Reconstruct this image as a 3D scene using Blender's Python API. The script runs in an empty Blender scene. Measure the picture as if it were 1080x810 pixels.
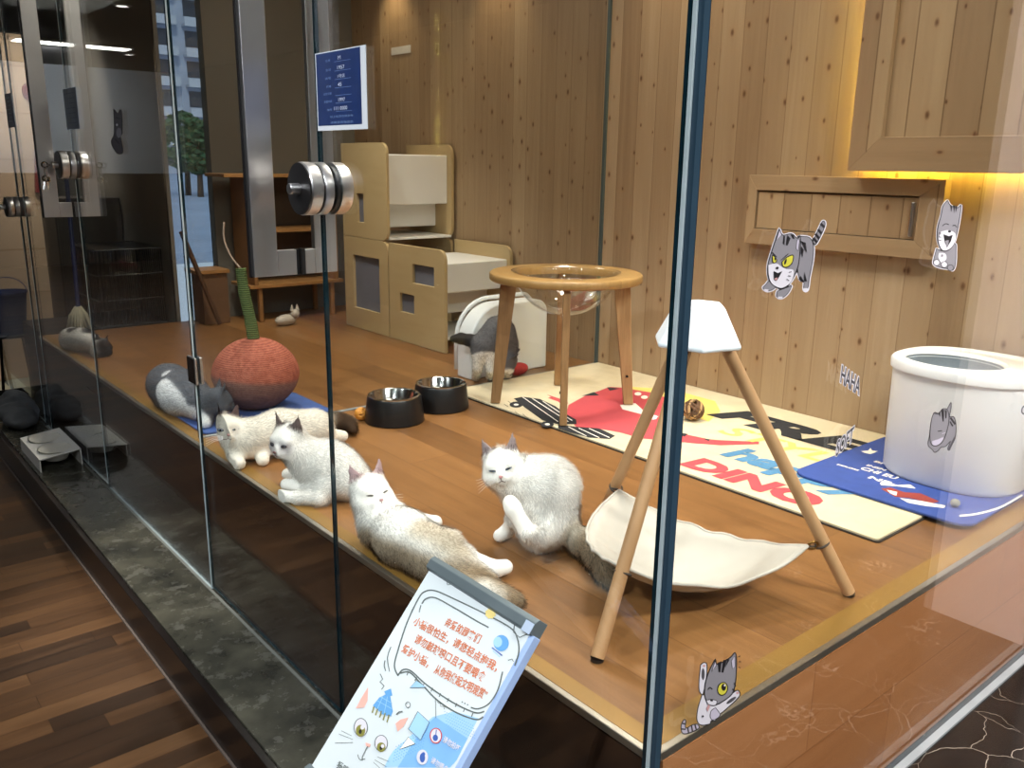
import bpy, bmesh, math, random
import numpy as np
from mathutils import Vector, Matrix
from math import pi, sin, cos, radians as RAD
random.seed(7); rng = np.random.default_rng(11)
scene = bpy.context.scene
COL = scene.collection
P = 0.62          # platform floor height
# ------------------------------------------------------------------ camera
FPX, CX, CY = 905.0, 540.0, 405.0
def _ray(u, v): return np.array([(u-CX)/FPX, (v-CY)/FPX, 1.0])
_dY = _ray(-241, 161); _dY /= np.linalg.norm(_dY)
_dZ = -_ray(492, 3966); _dZ /= np.linalg.norm(_dZ)
_dZ = _dZ-_dY*(_dZ@_dY); _dZ /= np.linalg.norm(_dZ)
_dX = np.cross(_dY, _dZ)
RW = np.stack([_dX, _dY, _dZ])
_r = RW@_ray(690, 801)
CAM = np.array([0, 0, P])-_r*(-0.9/_r[2])
def wr(u, v): return RW@_ray(u, v)
def at_z(u, v, z): r = wr(u, v); return CAM+r*((z-CAM[2])/r[2])
def at_x(u, v, x): r = wr(u, v); return CAM+r*((x-CAM[0])/r[0])
def at_y(u, v, y): r = wr(u, v); return CAM+r*((y-CAM[1])/r[1])
def at_d(u, v, d): return CAM+wr(u, v)*d
def depth(p): return float((RW.T@(np.asarray(p, float)-CAM))[2])
cd = bpy.data.cameras.new('camera'); cam = bpy.data.objects.new('camera', cd); COL.objects.link(cam)
cd.sensor_width = 36; cd.lens = FPX/1080*36; cd.clip_start = 0.02; cd.clip_end = 400
M = Matrix.Identity(4)
for i in range(3):
    M[i][0] = RW[i][0]; M[i][1] = -RW[i][1]; M[i][2] = -RW[i][2]; M[i][3] = CAM[i]
cam.matrix_world = M
scene.camera = cam
# ------------------------------------------------------------------ materials
def srgb(r, g, b):
    f = lambda c: (c/255)/12.92 if c/255 <= .04045 else ((c/255+.055)/1.055)**2.4
    return (f(r), f(g), f(b), 1)
MATS = {}
class NT:
    def __init__(s, name):
        s.m = bpy.data.materials.new(name); s.m.use_nodes = True
        s.t = s.m.node_tree; s.t.nodes.clear()
        s.out = s.t.nodes.new('ShaderNodeOutputMaterial')
    def n(s, kind, **kw):
        x = s.t.nodes.new(kind)
        for k, v in kw.items(): setattr(x, k, v)
        return x
    def put(s, sock, v):
        if isinstance(v, bpy.types.NodeSocket): s.t.links.new(v, sock)
        elif v is not None: sock.default_value = v
    def math(s, op, a, b=None, c=None, clamp=False):
        x = s.n('ShaderNodeMath', operation=op, use_clamp=clamp)
        s.put(x.inputs[0], a); s.put(x.inputs[1], b); s.put(x.inputs[2], c)
        return x.outputs[0]
    def mix(s, f, a, b, mode='MIX'):
        x = s.n('ShaderNodeMix', data_type='RGBA', blend_type=mode)
        s.put(x.inputs[0], f); s.put(x.inputs[6], a); s.put(x.inputs[7], b)
        return x.outputs[2]
    def ramp(s, f, pts):
        x = s.n('ShaderNodeValToRGB'); s.put(x.inputs[0], f)
        e = x.color_ramp.elements
        while len(e) < len(pts): e.new(.5)
        for q, (p, c) in zip(e, pts): q.position = p; q.color = c
        return x.outputs[0]
    def xyz(s, a, b, c):
        x = s.n('ShaderNodeCombineXYZ'); s.put(x.inputs[0], a); s.put(x.inputs[1], b); s.put(x.inputs[2], c); return x.outputs[0]
    def noise(s, vec, scale, detail=3, rough=.5, dist=0):
        x = s.n('ShaderNodeTexNoise'); s.put(x.inputs['Vector'], vec); x.inputs['Scale'].default_value = scale
        x.inputs['Detail'].default_value = detail; x.inputs['Roughness'].default_value = rough; x.inputs['Distortion'].default_value = dist
        return x.outputs['Fac']
    def white(s, v):
        x = s.n('ShaderNodeTexWhiteNoise', noise_dimensions='1D'); s.put(x.inputs['W'], v); return x.outputs[0]
    def coord(s):
        x = s.n('ShaderNodeTexCoord'); y = s.n('ShaderNodeSeparateXYZ'); s.t.links.new(x.outputs['Object'], y.inputs[0])
        return x.outputs['Object'], y.outputs
    def bsdf(s, color, rough=.5, metal=0, spec=.5, **kw):
        b = s.n('ShaderNodeBsdfPrincipled')
        s.put(b.inputs['Base Color'], color); s.put(b.inputs['Roughness'], rough); s.put(b.inputs['Metallic'], metal); s.put(b.inputs['Specular IOR Level'], spec)
        for k, v in kw.items(): s.put(b.inputs[k], v)
        s.t.links.new(b.outputs[0], s.out.inputs[0]); return b
    def bump(s, b, h, strength=.3, dist=.002):
        x = s.n('ShaderNodeBump'); x.inputs['Strength'].default_value = strength; x.inputs['Distance'].default_value = dist
        s.put(x.inputs['Height'], h); s.t.links.new(x.outputs[0], b.inputs['Normal'])
def mat(name, c, rough=.5, metal=0, spec=.5, var=0.08, vscale=8, bump=0, bscale=200, **kw):
    """plain procedural material: a slightly uneven colour, optional fine bump"""
    if name in MATS: return MATS[name]
    n = NT(name); o, _ = n.coord()
    base = srgb(*c)
    d = tuple(x*(1-var*2) for x in base[:3])+(1,); l = tuple(min(1, x*(1+var)) for x in base[:3])+(1,)
    col = n.ramp(n.noise(o, vscale, 4), [(.3, d), (.7, l)])
    b = n.bsdf(col, rough, metal, spec, **kw)
    if bump: n.bump(b, n.noise(o, bscale, 3), bump, .001)
    MATS[name] = n.m; return n.m
def emit(name, c, s):
    n = NT(name); e = n.n('ShaderNodeEmission'); e.inputs[0].default_value = srgb(*c); e.inputs[1].default_value = s
    n.t.links.new(e.outputs[0], n.out.inputs[0]); MATS[name] = n.m; return n.m
def planks(name, cols, width, ua, va, length=None, knots=False, rough=.5, seam=.035, seamdark=.45, grain=(55, 2.2), spec=.4, contrast=1.0, kw_=.45):
    n = NT(name); o, xs = n.coord()
    u = n.math('DIVIDE', xs[ua], width); v = xs[va]
    iu = n.math('FLOOR', u); fu = n.math('FRACT', u)
    r1 = n.white(iu)
    key = r1
    if length:
        vv = n.math('ADD', n.math('DIVIDE', v, length), n.math('MULTIPLY', r1, 7.31))
        iv = n.math('FLOOR', vv); fv = n.math('FRACT', vv)
        key = n.white(n.math('ADD', n.math('MULTIPLY', iu, 13.7), n.math('MULTIPLY', iv, 3.17)))
    off = n.math('MULTIPLY', key, 31.0)
    gvec = n.xyz(n.math('MULTIPLY', xs[ua], grain[0]), n.math('ADD', n.math('MULTIPLY', v, grain[1]), off), off)
    g = n.noise(gvec, 1.0, 6, .62, .8)
    gv2 = n.xyz(n.math('MULTIPLY', xs[ua], grain[0]*.22), n.math('ADD', n.math('MULTIPLY', v, grain[1]*.55), off), off)
    g2 = n.noise(gv2, 1.0, 3, .5, 1.5)
    t = n.math('ADD', n.math("MULTIPLY", key, kw_*contrast), n.math('ADD', n.math('MULTIPLY', g, .45*contrast), n.math('MULTIPLY', g2, .35*contrast)))
    t = n.math("SUBTRACT", t, .5*(kw_+.8)*contrast-.5)
    k = len(cols)-1
    col = n.ramp(t, [(.18+.64*i/k, srgb(*c)) for i, c in enumerate(cols)])
    if knots:
        kv = n.xyz(n.math('MULTIPLY', xs[ua], 13.0), n.math('ADD', n.math('MULTIPLY', v, 7.5), off), 0)
        vo = n.n('ShaderNodeTexVoronoi', voronoi_dimensions='2D'); n.put(vo.inputs['Vector'], kv); vo.inputs['Scale'].default_value = 1.0
        sp = n.n('ShaderNodeSeparateColor'); n.t.links.new(vo.outputs['Color'], sp.inputs[0])
        keep = n.math('GREATER_THAN', sp.outputs[0], .40)
        size = n.math('ADD', n.math('MULTIPLY', sp.outputs[1], .075), .03)
        dd = n.math('DIVIDE', n.math('ADD', vo.outputs['Distance'], n.math('MULTIPLY', n.math('SUBTRACT', g2, .5), .05)), size)
        kn = n.math('MULTIPLY', n.math('SUBTRACT', 1.35, dd, clamp=True), keep, clamp=True)
        col = n.mix(n.math('MULTIPLY', kn, .85), col, srgb(72, 40, 18))
        halo = n.math('MULTIPLY', n.math('SUBTRACT', 1.0, n.math('MULTIPLY', dd, .33), clamp=True), keep)
        col = n.mix(n.math('MULTIPLY', halo, .22), col, srgb(150, 98, 52))
    e = n.math('MINIMUM', fu, n.math('SUBTRACT', 1.0, fu))
    sm = n.math('LESS_THAN', e, seam)
    if length:
        ev = n.math('MULTIPLY', n.math('MINIMUM', fv, n.math('SUBTRACT', 1.0, fv)), length/width)
        sm = n.math('MAXIMUM', sm, n.math('LESS_THAN', ev, seam))
    dark = n.mix(1.0, col, (seamdark, seamdark*.9, seamdark*.8, 1), 'MULTIPLY')
    col = n.mix(sm, col, dark)
    b = n.bsdf(col, n.math('ADD', n.math('MULTIPLY', g, .15), rough-.07), 0, spec)
    n.bump(b, n.math('SUBTRACT', n.math('MULTIPLY', g, .25), n.math('MULTIPLY', sm, 1.0)), .25, .0015)
    MATS[name] = n.m; return n.m
def marble(name, base, base2, vein, vs=3.0, rough=.15, amount=1.0, dust=0, fine=8.0):
    n = NT(name); o, _ = n.coord()
    dn = n.n('ShaderNodeTexNoise'); dn.inputs['Scale'].default_value = 2.2; dn.inputs['Detail'].default_value = 5; n.t.links.new(o, dn.inputs['Vector'])
    ad = n.n('ShaderNodeVectorMath', operation='MULTIPLY_ADD'); n.t.links.new(dn.outputs['Color'], ad.inputs[0]); ad.inputs[1].default_value = (.55, .55, .55); n.t.links.new(o, ad.inputs[2])
    vo = n.n('ShaderNodeTexVoronoi', feature='DISTANCE_TO_EDGE'); n.t.links.new(ad.outputs[0], vo.inputs['Vector']); vo.inputs['Scale'].default_value = vs
    m = n.noise(o, 3.0, 4)
    w = n.math('MULTIPLY', n.math('SUBTRACT', m, .38, clamp=True), .10*amount)
    ve = n.math('LESS_THAN', vo.outputs['Distance'], w)
    cl = n.noise(o, 7, 8, .65)
    col = n.ramp(cl, [(.35, srgb(*base)), (.72, srgb(*base2))])
    gate = n.math('GREATER_THAN', n.noise(o, 1.7, 2), .47)
    col = n.mix(n.math('MULTIPLY', ve, n.math('MULTIPLY', gate, .8)), col, srgb(*vein))
    r = rough
    if dust:
        du = n.math('MULTIPLY', n.math('SUBTRACT', n.noise(o, 16, 9, .72), .54, clamp=True), dust)
        col = n.mix(n.math('MINIMUM', du, .8), col, srgb(150, 148, 138))
        r = n.math('ADD', n.math('MINIMUM', du, .5), rough)
    n.bsdf(col, r, 0, .5); MATS[name] = n.m; return n.m
def glassmat(name, tint=(.955, .975, .965), f0=.042, k=1.0):
    """clear pane: straight-through transparency with Schlick reflection on each face"""
    n = NT(name)
    g = n.n('ShaderNodeNewGeometry'); d = n.n('ShaderNodeVectorMath', operation='DOT_PRODUCT')
    n.t.links.new(g.outputs['Incoming'], d.inputs[0]); n.t.links.new(g.outputs['Normal'], d.inputs[1])
    c = n.math('SUBTRACT', 1.0, n.math('ABSOLUTE', d.outputs['Value']), clamp=True)
    r = n.math('ADD', n.math('MULTIPLY', n.math('POWER', c, 5.0), (1-f0)*k), f0*k)
    t = n.n('ShaderNodeBsdfTransparent'); t.inputs[0].default_value = tint+(1,)
    q = n.n('ShaderNodeBsdfGlossy'); q.inputs['Roughness'].default_value = .004; q.inputs[0].default_value = (.95, .97, 1, 1)
    mx = n.n('ShaderNodeMixShader'); n.put(mx.inputs[0], r); n.t.links.new(t.outputs[0], mx.inputs[1]); n.t.links.new(q.outputs[0], mx.inputs[2])
    n.t.links.new(mx.outputs[0], n.out.inputs[0]); MATS[name] = n.m; return n.m
def furmat(name, see=0.0):
    n = NT(name); a = n.n('ShaderNodeVertexColor', layer_name='col'); o, _ = n.coord()
    col = n.mix(1.0, a.outputs[0], n.ramp(n.noise(o, 90, 3), [(.3, (.95, .945, .94, 1)), (.7, (1, 1, 1, 1))]), 'MULTIPLY')
    g = n.n('ShaderNodeNewGeometry'); sg = n.math('SUBTRACT', 1.0, n.math('MULTIPLY', g.outputs['Backfacing'], 2.0))
    sc_ = n.n('ShaderNodeVectorMath', operation='SCALE'); n.t.links.new(g.outputs['Normal'], sc_.inputs[0]); n.put(sc_.inputs['Scale'], sg)
    d = n.n('ShaderNodeBsdfDiffuse'); n.put(d.inputs[0], col); n.t.links.new(sc_.outputs[0], d.inputs['Normal'])
    if see:
        t = n.n('ShaderNodeBsdfTransparent'); mx = n.n('ShaderNodeMixShader'); mx.inputs[0].default_value = see
        n.t.links.new(d.outputs[0], mx.inputs[1]); n.t.links.new(t.outputs[0], mx.inputs[2]); n.t.links.new(mx.outputs[0], n.out.inputs[0])
    else: n.t.links.new(d.outputs[0], n.out.inputs[0])
    MATS[name] = n.m; return n.m
# palette
m_floor = planks('oak laminate', [(98, 65, 36), (124, 84, 47), (143, 99, 57), (160, 114, 68)], .15, 0, 1, 1.15, rough=.34, seam=.008, seamdark=.65, kw_=.3, spec=.5)
m_front = planks('oak laminate front', [(168, 106, 64), (190, 126, 80), (206, 142, 96)], .2, 2, 0, .9, rough=.3, seam=.008, seamdark=.7)
m_dkfront = planks('dark brown front', [(34, 20, 14), (50, 30, 20), (64, 38, 25)], .3, 2, 1, 1.2, rough=.3, seam=.006, seamdark=.6)  # darker brown than the right platform front
m_pine = planks('knotty pine', [(143, 115, 86), (159, 131, 100), (171, 144, 112), (184, 158, 127)], .102, 1, 2, None, True, rough=.5, seam=.012, seamdark=.62, grain=(40, 1.4), kw_=.36)
m_pineH = planks('knotty pine boards', [(147, 118, 87), (165, 136, 102), (180, 152, 116)], .14, 2, 1, None, True, rough=.5, seam=.0, grain=(40, 1.4))
m_pineV = planks('knotty pine upright boards', [(147, 118, 87), (165, 136, 102), (180, 152, 116)], .11, 1, 2, None, True, rough=.5, seam=.02, seamdark=.55, grain=(40, 1.4))
m_walnut = planks('dark walnut floor', [(34, 22, 14), (54, 36, 22), (74, 50, 30), (94, 66, 41)], .07, 1, 0, .7, rough=.38, seam=.02, seamdark=.55, grain=(42, 3.0), contrast=1.05)
m_marbleL = marble('dark grey marble', (40, 40, 35), (84, 82, 70), (110, 108, 98), 4, .24, .08, dust=1.6)
m_marbleR = marble('black marble', (12, 10, 9), (32, 27, 22), (170, 160, 146), 5.2, .2, .26)
m_glass = glassmat('clear glass')
m_glassP = glassmat('low reflection glass', (.97, .98, .975), .02, .4)
m_glass2 = glassmat('acrylic', (.95, .95, .94), .09)
m_edge = mat('glass edge', (18, 42, 50), .08, 0, .8, .2, 30)
m_edgeL = mat('polished glass edge', (190, 205, 208), .1, 0, .8, .05, 30)
m_birch = planks('birch ply', [(172, 146, 102), (186, 160, 116), (198, 173, 131)], 3.0, 2, 1, None, rough=.45, seam=0, grain=(30, 3))
m_ashV = planks('ash legs', [(124, 92, 58), (154, 118, 78), (176, 140, 98)], 3.0, 0, 2, None, rough=.5, seam=0, grain=(150, 7), contrast=1.4)
m_ashH = planks('ash ring', [(142, 108, 62), (162, 126, 76), (178, 142, 90)], 3.0, 0, 1, None, rough=.4, seam=0, grain=(70, 6))
m_pole = planks('beech pole', [(170, 128, 88), (190, 148, 106), (202, 162, 120)], 3.0, 0, 2, None, rough=.5, seam=0, grain=(80, 3))
m_white = mat('white board', (236, 233, 230), .4, var=.02)
m_plastic = mat('white plastic', (232, 232, 234), .35, var=.015)
m_chrome = mat('brushed chrome', (214, 212, 212), .32, 1.0, var=.05, vscale=5)
m_steel = mat('polished steel', (200, 200, 198), .12, 1.0, var=.03)
m_black = mat('black plastic', (20, 19, 20), .35, var=.1)
m_blackM = mat('black metal', (16, 16, 17), .3, .6, var=.1)
m_strip = mat('aluminium strip', (186, 180, 168), .3, .9, var=.08, vscale=3)
m_olive = mat('olive gold border', (150, 112, 52), .4, .15, var=.08, vscale=3)
m_fur = furmat('cat coat'); m_hair = furmat('cat fur', .5)
m_taupe = mat('taupe plaster', (118, 112, 102), .8, var=.06, vscale=2)
m_pale = mat('pale plaster', (205, 208, 210), .8, var=.03, vscale=2)
m_dkwall = mat('dark wall', (62, 54, 48), .7, var=.08, vscale=2)
m_dkceil = mat('dark ceiling', (92, 88, 84), .8, var=.05, vscale=2)
m_wceil = mat('white ceiling', (225, 220, 212), .8, var=.02, vscale=2)
# ------------------------------------------------------------------ mesh builder
def frame_of(d):
    d = Vector(d).normalized(); a = Vector((0, 0, 1)) if abs(d.z) < .95 else Vector((1, 0, 0))
    x = d.cross(a).normalized(); y = x.cross(d).normalized(); return x, y, d
class MB:
    def __init__(s): s.v = []; s.f = []; s.m = []
    def add(s, vs, fs, mi=0):
        b = len(s.v); s.v.extend([tuple(map(float, p)) for p in vs]); s.f.extend([tuple(b+i for i in f) for f in fs]); s.m.extend([mi]*len(fs)); return s
    def box(s, lo, hi, mi=0, rot=None, pivot=None):
        x0, y0, z0 = lo; x1, y1, z1 = hi
        vs = [Vector(p) for p in ((x0, y0, z0), (x1, y0, z0), (x1, y1, z0), (x0, y1, z0), (x0, y0, z1), (x1, y0, z1), (x1, y1, z1), (x0, y1, z1))]
        if rot is not None:
            pv = Vector(pivot) if pivot is not None else (vs[0]+vs[6])/2
            vs = [rot@(p-pv)+pv for p in vs]
        return s.add(vs, [(0, 3, 2, 1), (4, 5, 6, 7), (0, 1, 5, 4), (1, 2, 6, 5), (2, 3, 7, 6), (3, 0, 4, 7)], mi)
    def rbox(s, lo, hi, r=.01, seg=3, mi=0, axis=2):
        """box whose four edges along one axis are rounded"""
        a, b = [i for i in range(3) if i != axis]
        pts = []
        for cxx, cyy, a0 in ((hi[a]-r, hi[b]-r, 0), (lo[a]+r, hi[b]-r, 90), (lo[a]+r, lo[b]+r, 180), (hi[a]-r, lo[b]+r, 270)):
            for k in range(seg+1):
                t = RAD(a0+90*k/seg); pts.append((cxx+r*cos(t), cyy+r*sin(t)))
        return s.prism(pts, lo[axis], hi[axis], axis, mi)
    def prism(s, pts, h0, h1, axis=2, mi=0):
        a, b = [i for i in range(3) if i != axis]
        def mk(p, h):
            q = [0, 0, 0]; q[a] = p[0]; q[b] = p[1]; q[axis] = h; return q
        n = len(pts); vs = [mk(p, h0) for p in pts]+[mk(p, h1) for p in pts]
        fs = [tuple(range(n))[::-1], tuple(range(n, 2*n))]+[(i, (i+1) % n, n+(i+1) % n, n+i) for i in range(n)]
        return s.add(vs, fs, mi)
    def loft(s, rings, mi=0, cap=True, close=True):
        n = len(rings[0]); vs = [p for r in rings for p in r]; fs = []
        for i in range(len(rings)-1):
            for j in range(n if close else n-1):
                k = (j+1) % n; fs.append((i*n+j, i*n+k, (i+1)*n+k, (i+1)*n+j))
        if cap: fs.append(tuple(range(n))[::-1]); fs.append(tuple((len(rings)-1)*n+j for j in range(n)))
        return s.add(vs, fs, mi)
    def tube(s, pts, r, seg=10, mi=0, cap=True, closed=False):
        pts = [Vector(p) for p in pts]; rr = r if isinstance(r, (list, tuple)) else [r]*len(pts)
        rings = []; px = None
        N = len(pts)
        for i, p in enumerate(pts):
            d = (pts[(i+1) % N]-pts[i-1]) if closed else (pts[min(i+1, N-1)]-pts[max(i-1, 0)])
            x, y, d = frame_of(d)
            if px is not None:
                x = (px-d*px.dot(d)).normalized(); y = x.cross(d)
            px = x
            rings.append([p+x*rr[i]*cos(2*pi*k/seg)+y*rr[i]*sin(2*pi*k/seg) for k in range(seg)])
        if closed: rings.append(rings[0]); cap = False
        return s.loft(rings, mi, cap)
    def lathe(s, prof, c=(0, 0, 0), seg=40, mi=0, axis=(0, 0, 1), cap=False, sx=1, sy=1):
        x, y, d = frame_of(axis); c = Vector(c)
        if tuple(axis) == (0, 0, 1): x, y, d = Vector((1, 0, 0)), Vector((0, 1, 0)), Vector((0, 0, 1))
        rings = [[c+x*r*sx*cos(2*pi*k/seg)+y*r*sy*sin(2*pi*k/seg)+d*h for k in range(seg)] for r, h in prof]
        return s.loft(rings, mi, cap)
    def ell(s, c, r, seg=20, ring=12, mi=0, rot=None):
        c = Vector(c); rings = []
        for i in range(ring+1):
            t = pi*i/ring; t = min(max(t, .02), pi-.02)
            row = []
            for k in range(seg):
                q = Vector((r[0]*sin(t)*cos(2*pi*k/seg), r[1]*sin(t)*sin(2*pi*k/seg), -r[2]*cos(t)))
                row.append(c+(rot@q if rot is not None else q))
            rings.append(row)
        return s.loft(rings, mi, True)
    def poly(s, pts, mi=0):
        return s.add(pts, [tuple(range(len(pts)))], mi)
    def build(s, name, mats, parent=None, smooth=False, bevel=0, loc=None):
        o_ = Vector((0, 0, 0)); q = parent
        while q is not None: o_ += q.location; q = q.parent
        if loc is not None: o_ += Vector(loc)
        me = bpy.data.meshes.new(name); me.from_pydata([Vector(p)-o_ for p in s.v], [], s.f)
        mats = mats if isinstance(mats, (list, tuple)) else [mats]
        for m in mats: me.materials.append(m)
        me.polygons.foreach_set('material_index', s.m)
        bm = bmesh.new(); bm.from_mesh(me); bmesh.ops.recalc_face_normals(bm, faces=bm.faces); bm.to_mesh(me); bm.free()
        if smooth:
            me.polygons.foreach_set('use_smooth', [True]*len(me.polygons))
            if smooth != 'all': me.set_sharp_from_angle(angle=RAD(smooth if smooth is not True else 40))
        me.update()
        o = bpy.data.objects.new(name, me); COL.objects.link(o)
        if parent is not None: o.parent = parent
        if loc is not None: o.location = loc
        if bevel:
            md = o.modifiers.new('bevel', 'BEVEL'); md.width = bevel; md.segments = 2; md.limit_method = 'ANGLE'; md.angle_limit = RAD(35)
        return o
def thing(name, label, cat, loc=(0, 0, 0), group=None):
    o = bpy.data.objects.new(name, None); COL.objects.link(o); o.location = loc; o.empty_display_size = .05
    tag(o, label, cat, group); return o
def tag(o, label, cat, group=None, kind=None):
    o['label'] = label; o['category'] = cat
    if group: o['group'] = group
    if kind: o['kind'] = kind
    return o
def struct(o, label=None, cat=None):
    o['kind'] = 'structure'
    if label: o['label'] = label
    if cat: o['category'] = cat
    return o
def lerp(a, b, t): return [a[i]+(b[i]-a[i])*t for i in range(len(a))]
def spline(pts, n=8):
    """Catmull-Rom through points"""
    P_ = [np.array(p, float) for p in pts]; out = []
    for i in range(len(P_)-1):
        a = P_[max(i-1, 0)]; b = P_[i]; c = P_[i+1]; d = P_[min(i+2, len(P_)-1)]
        for k in range(n):
            t = k/n
            out.append(.5*((2*b)+(-a+c)*t+(2*a-5*b+4*c-d)*t*t+(-a+3*b-3*c+d)*t**3))
    out.append(P_[-1]); return out
# ------------------------------------------------------------------ flat lettering and drawings
def text2d(body, size=1.0, shear=0.0, spacing=1.0, bold=0.0):
    cu = bpy.data.curves.new('lettering', 'FONT'); cu.body = body; cu.size = size; cu.shear = shear; cu.space_character = spacing
    cu.align_x = 'LEFT'; cu.offset = bold; cu.resolution_u = 3
    o = bpy.data.objects.new('lettering', cu); COL.objects.link(o)
    dg = bpy.context.evaluated_depsgraph_get(); dg.update()
    me = bpy.data.meshes.new_from_object(o.evaluated_get(dg))
    vs = [tuple(v.co) for v in me.vertices]; fs = [tuple(p.vertices) for p in me.polygons]
    bpy.data.objects.remove(o); bpy.data.curves.remove(cu); bpy.data.meshes.remove(me)
    return vs, fs
def text_on(mb, body, fn, w=None, h=None, mi=0, shear=0, bold=0, x0=0, y0=0, spacing=1.0):
    """fn maps (x,y) of the drawing to a point; text is fitted into w x h from (x0,y0)"""
    vs, fs = text2d(body, 1.0, shear, spacing, bold)
    if not vs: return
    xa = min(v[0] for v in vs); xb = max(v[0] for v in vs); ya = min(v[1] for v in vs); yb = max(v[1] for v in vs)
    if h is None: h = w*(yb-ya)/(xb-xa)
    if w is None: w = h*(xb-xa)/(yb-ya)
    mb.add([fn(x0+(v[0]-xa)/(xb-xa)*w, y0+(v[1]-ya)/(yb-ya)*h) for v in vs], fs, mi)
def ribbon(pts, w, closed=False):
    """outline strip: list of quads in 2D"""
    P_ = [np.array(p, float) for p in pts]; n = len(P_); L = []; R = []
    for i in range(n):
        d = (P_[(i+1) % n]-P_[i-1]) if closed else (P_[min(i+1, n-1)]-P_[max(i-1, 0)])
        d = d/(np.linalg.norm(d)+1e-9); nn = np.array([-d[1], d[0]])*w/2
        L.append(P_[i]+nn); R.append(P_[i]-nn)
    return [(L[i], R[i], R[(i+1) % n], L[(i+1) % n]) for i in range(n if closed else n-1)]
def ell2(c, rx, ry, n=22, rot=0, a0=0, a1=360):
    m = n if a1-a0 >= 360 else n+1
    return [(c[0]+rx*cos(RAD(a0+(a1-a0)*k/n))*cos(rot)-ry*sin(RAD(a0+(a1-a0)*k/n))*sin(rot), c[1]+rx*cos(RAD(a0+(a1-a0)*k/n))*sin(rot)+ry*sin(RAD(a0+(a1-a0)*k/n))*cos(rot)) for k in range(m)]
class Draw:
    """layers of flat shapes on a surface; fn(x, y, layer) -> 3D point"""
    def __init__(s, fn): s.mb = MB(); s.fn = fn; s.k = 1
    def fill(s, pts, mi):
        s.mb.poly([s.fn(p[0], p[1], s.k) for p in pts], mi); s.k += 1; return s
    def line(s, pts, w, mi, closed=False, smooth=0):
        if smooth: pts = [tuple(p) for p in spline(pts+([pts[0]] if closed else []), smooth)]; pts = pts[:-1] if closed else pts
        for q in ribbon(pts, w, closed): s.mb.poly([s.fn(p[0], p[1], s.k) for p in q], mi)
        s.k += 1; return s
    def shape(s, pts, mi, omi, w, smooth=4):
        p = [tuple(q) for q in spline(pts+[pts[0]], smooth)][:-1] if smooth else pts
        s.fill(p, mi); s.line(p, w, omi, True); return s
    def halo(s, outlines, w, mi):
        for pts in outlines:
            p = [tuple(q) for q in spline(pts+[pts[0]], 4)][:-1]
            for q in ribbon(p, w, True): s.mb.poly([s.fn(a[0], a[1], s.k) for a in q], mi)
        s.k += 1; return s
    def text(s, body, x0, y0, w, h, mi, **kw):
        k = s.k; text_on(s.mb, body, lambda x, y: s.fn(x, y, k), w, h, mi, x0=x0, y0=y0, **kw); s.k += 1; return s
# ================================================================== SETTING
def slab(name, lo, hi, m, mi=0): return MB().box(lo, hi).build(name, m)
struct(slab('floor', (-4, -4, -.05), (-.2, 13, 0), m_walnut), 'dark walnut plank floor of the aisle outside the glass', 'floor')
struct(slab('floor_tile', (-.2, 4.75, -.05), (.72, 13, .0), mat('greenish grey tile', (150, 150, 128), .35, var=.05, vscale=2)), 'pale tiled floor beyond the far glass partition', 'floor')
# platform: deck plus its two visible fronts
struct(MB().box((.012, .012, .5), (1.9, 4.18, P)).build('floor_platform', m_floor), 'raised orange oak laminate floor inside the cat room', 'floor')
struct(MB().box((.006, .03, .13), (.02, 4.18, .598)).build('baseboard_left', m_dkfront), 'dark brown board closing the platform below the left glass', 'baseboard')
struct(MB().box((.03, .006, .13), (1.9, .02, .598)).build('baseboard_right', m_front), 'orange laminate board closing the platform below the right glass', 'baseboard')
struct(MB().box((.0, .0, P-.013), (.014, 4.18, P+.002)).build('trim_1', m_strip, bevel=.002), 'thin metal strip along the left platform edge', 'trim')
struct(MB().box((.014, .0, P-.013), (1.9, .014, P+.003)).build('trim_2', m_strip, bevel=.002), 'bright metal strip along the right platform edge', 'trim')
struct(MB().box((.014, .014, P), (.05, 4.18, P+.0015)).build('trim_3', m_olive), 'olive gold border inside the left platform edge', 'trim')
struct(MB().box((.05, .014, P), (1.9, .062, P+.0015)).build('trim_4', m_olive), 'olive gold border inside the right platform edge', 'trim')
# marble ledges
lb = MB(); lb.box((-.215, -.3, .0), (.004, 4.75, .135))
struct(lb.build('trim_5', m_marbleL, bevel=.002), 'dusty dark marble ledge along the foot of the left glass', 'ledge')
struct(MB().box((-.236, -.3, 0), (-.2155, 4.75, .128)).build('baseboard_ledge', mat('near black ledge front', (20, 14, 12), .3), bevel=.002), 'near black face of the marble ledge', 'baseboard')
struct(MB().box((-.243, -.3, 0), (-.2365, 4.75, .006)).build('trim_6', mat('grey joint', (96, 84, 76), .6)), 'grey joint where ledge meets floor', 'trim')
struct(MB().box((.004, -4, 0), (5, .004, .185)).build('floor_marble', m_marbleR), 'black marble floor with white veins outside the right glass', 'floor')
m_sil = mat('grey silicone', (150, 156, 158), .5)
struct(MB().box((-.021, .0, .135), (-.0125, 4.18, .1385)).build('trim_7', mat('dusty joint', (104, 106, 100), .8)), 'pale silicone joint at the foot of the left glass', 'trim')
struct(MB().box((.0, -.030, .185), (1.95, -.0125, .1915)).build('trim_8', m_sil), 'pale silicone joint at the foot of the right glass', 'trim')
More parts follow.
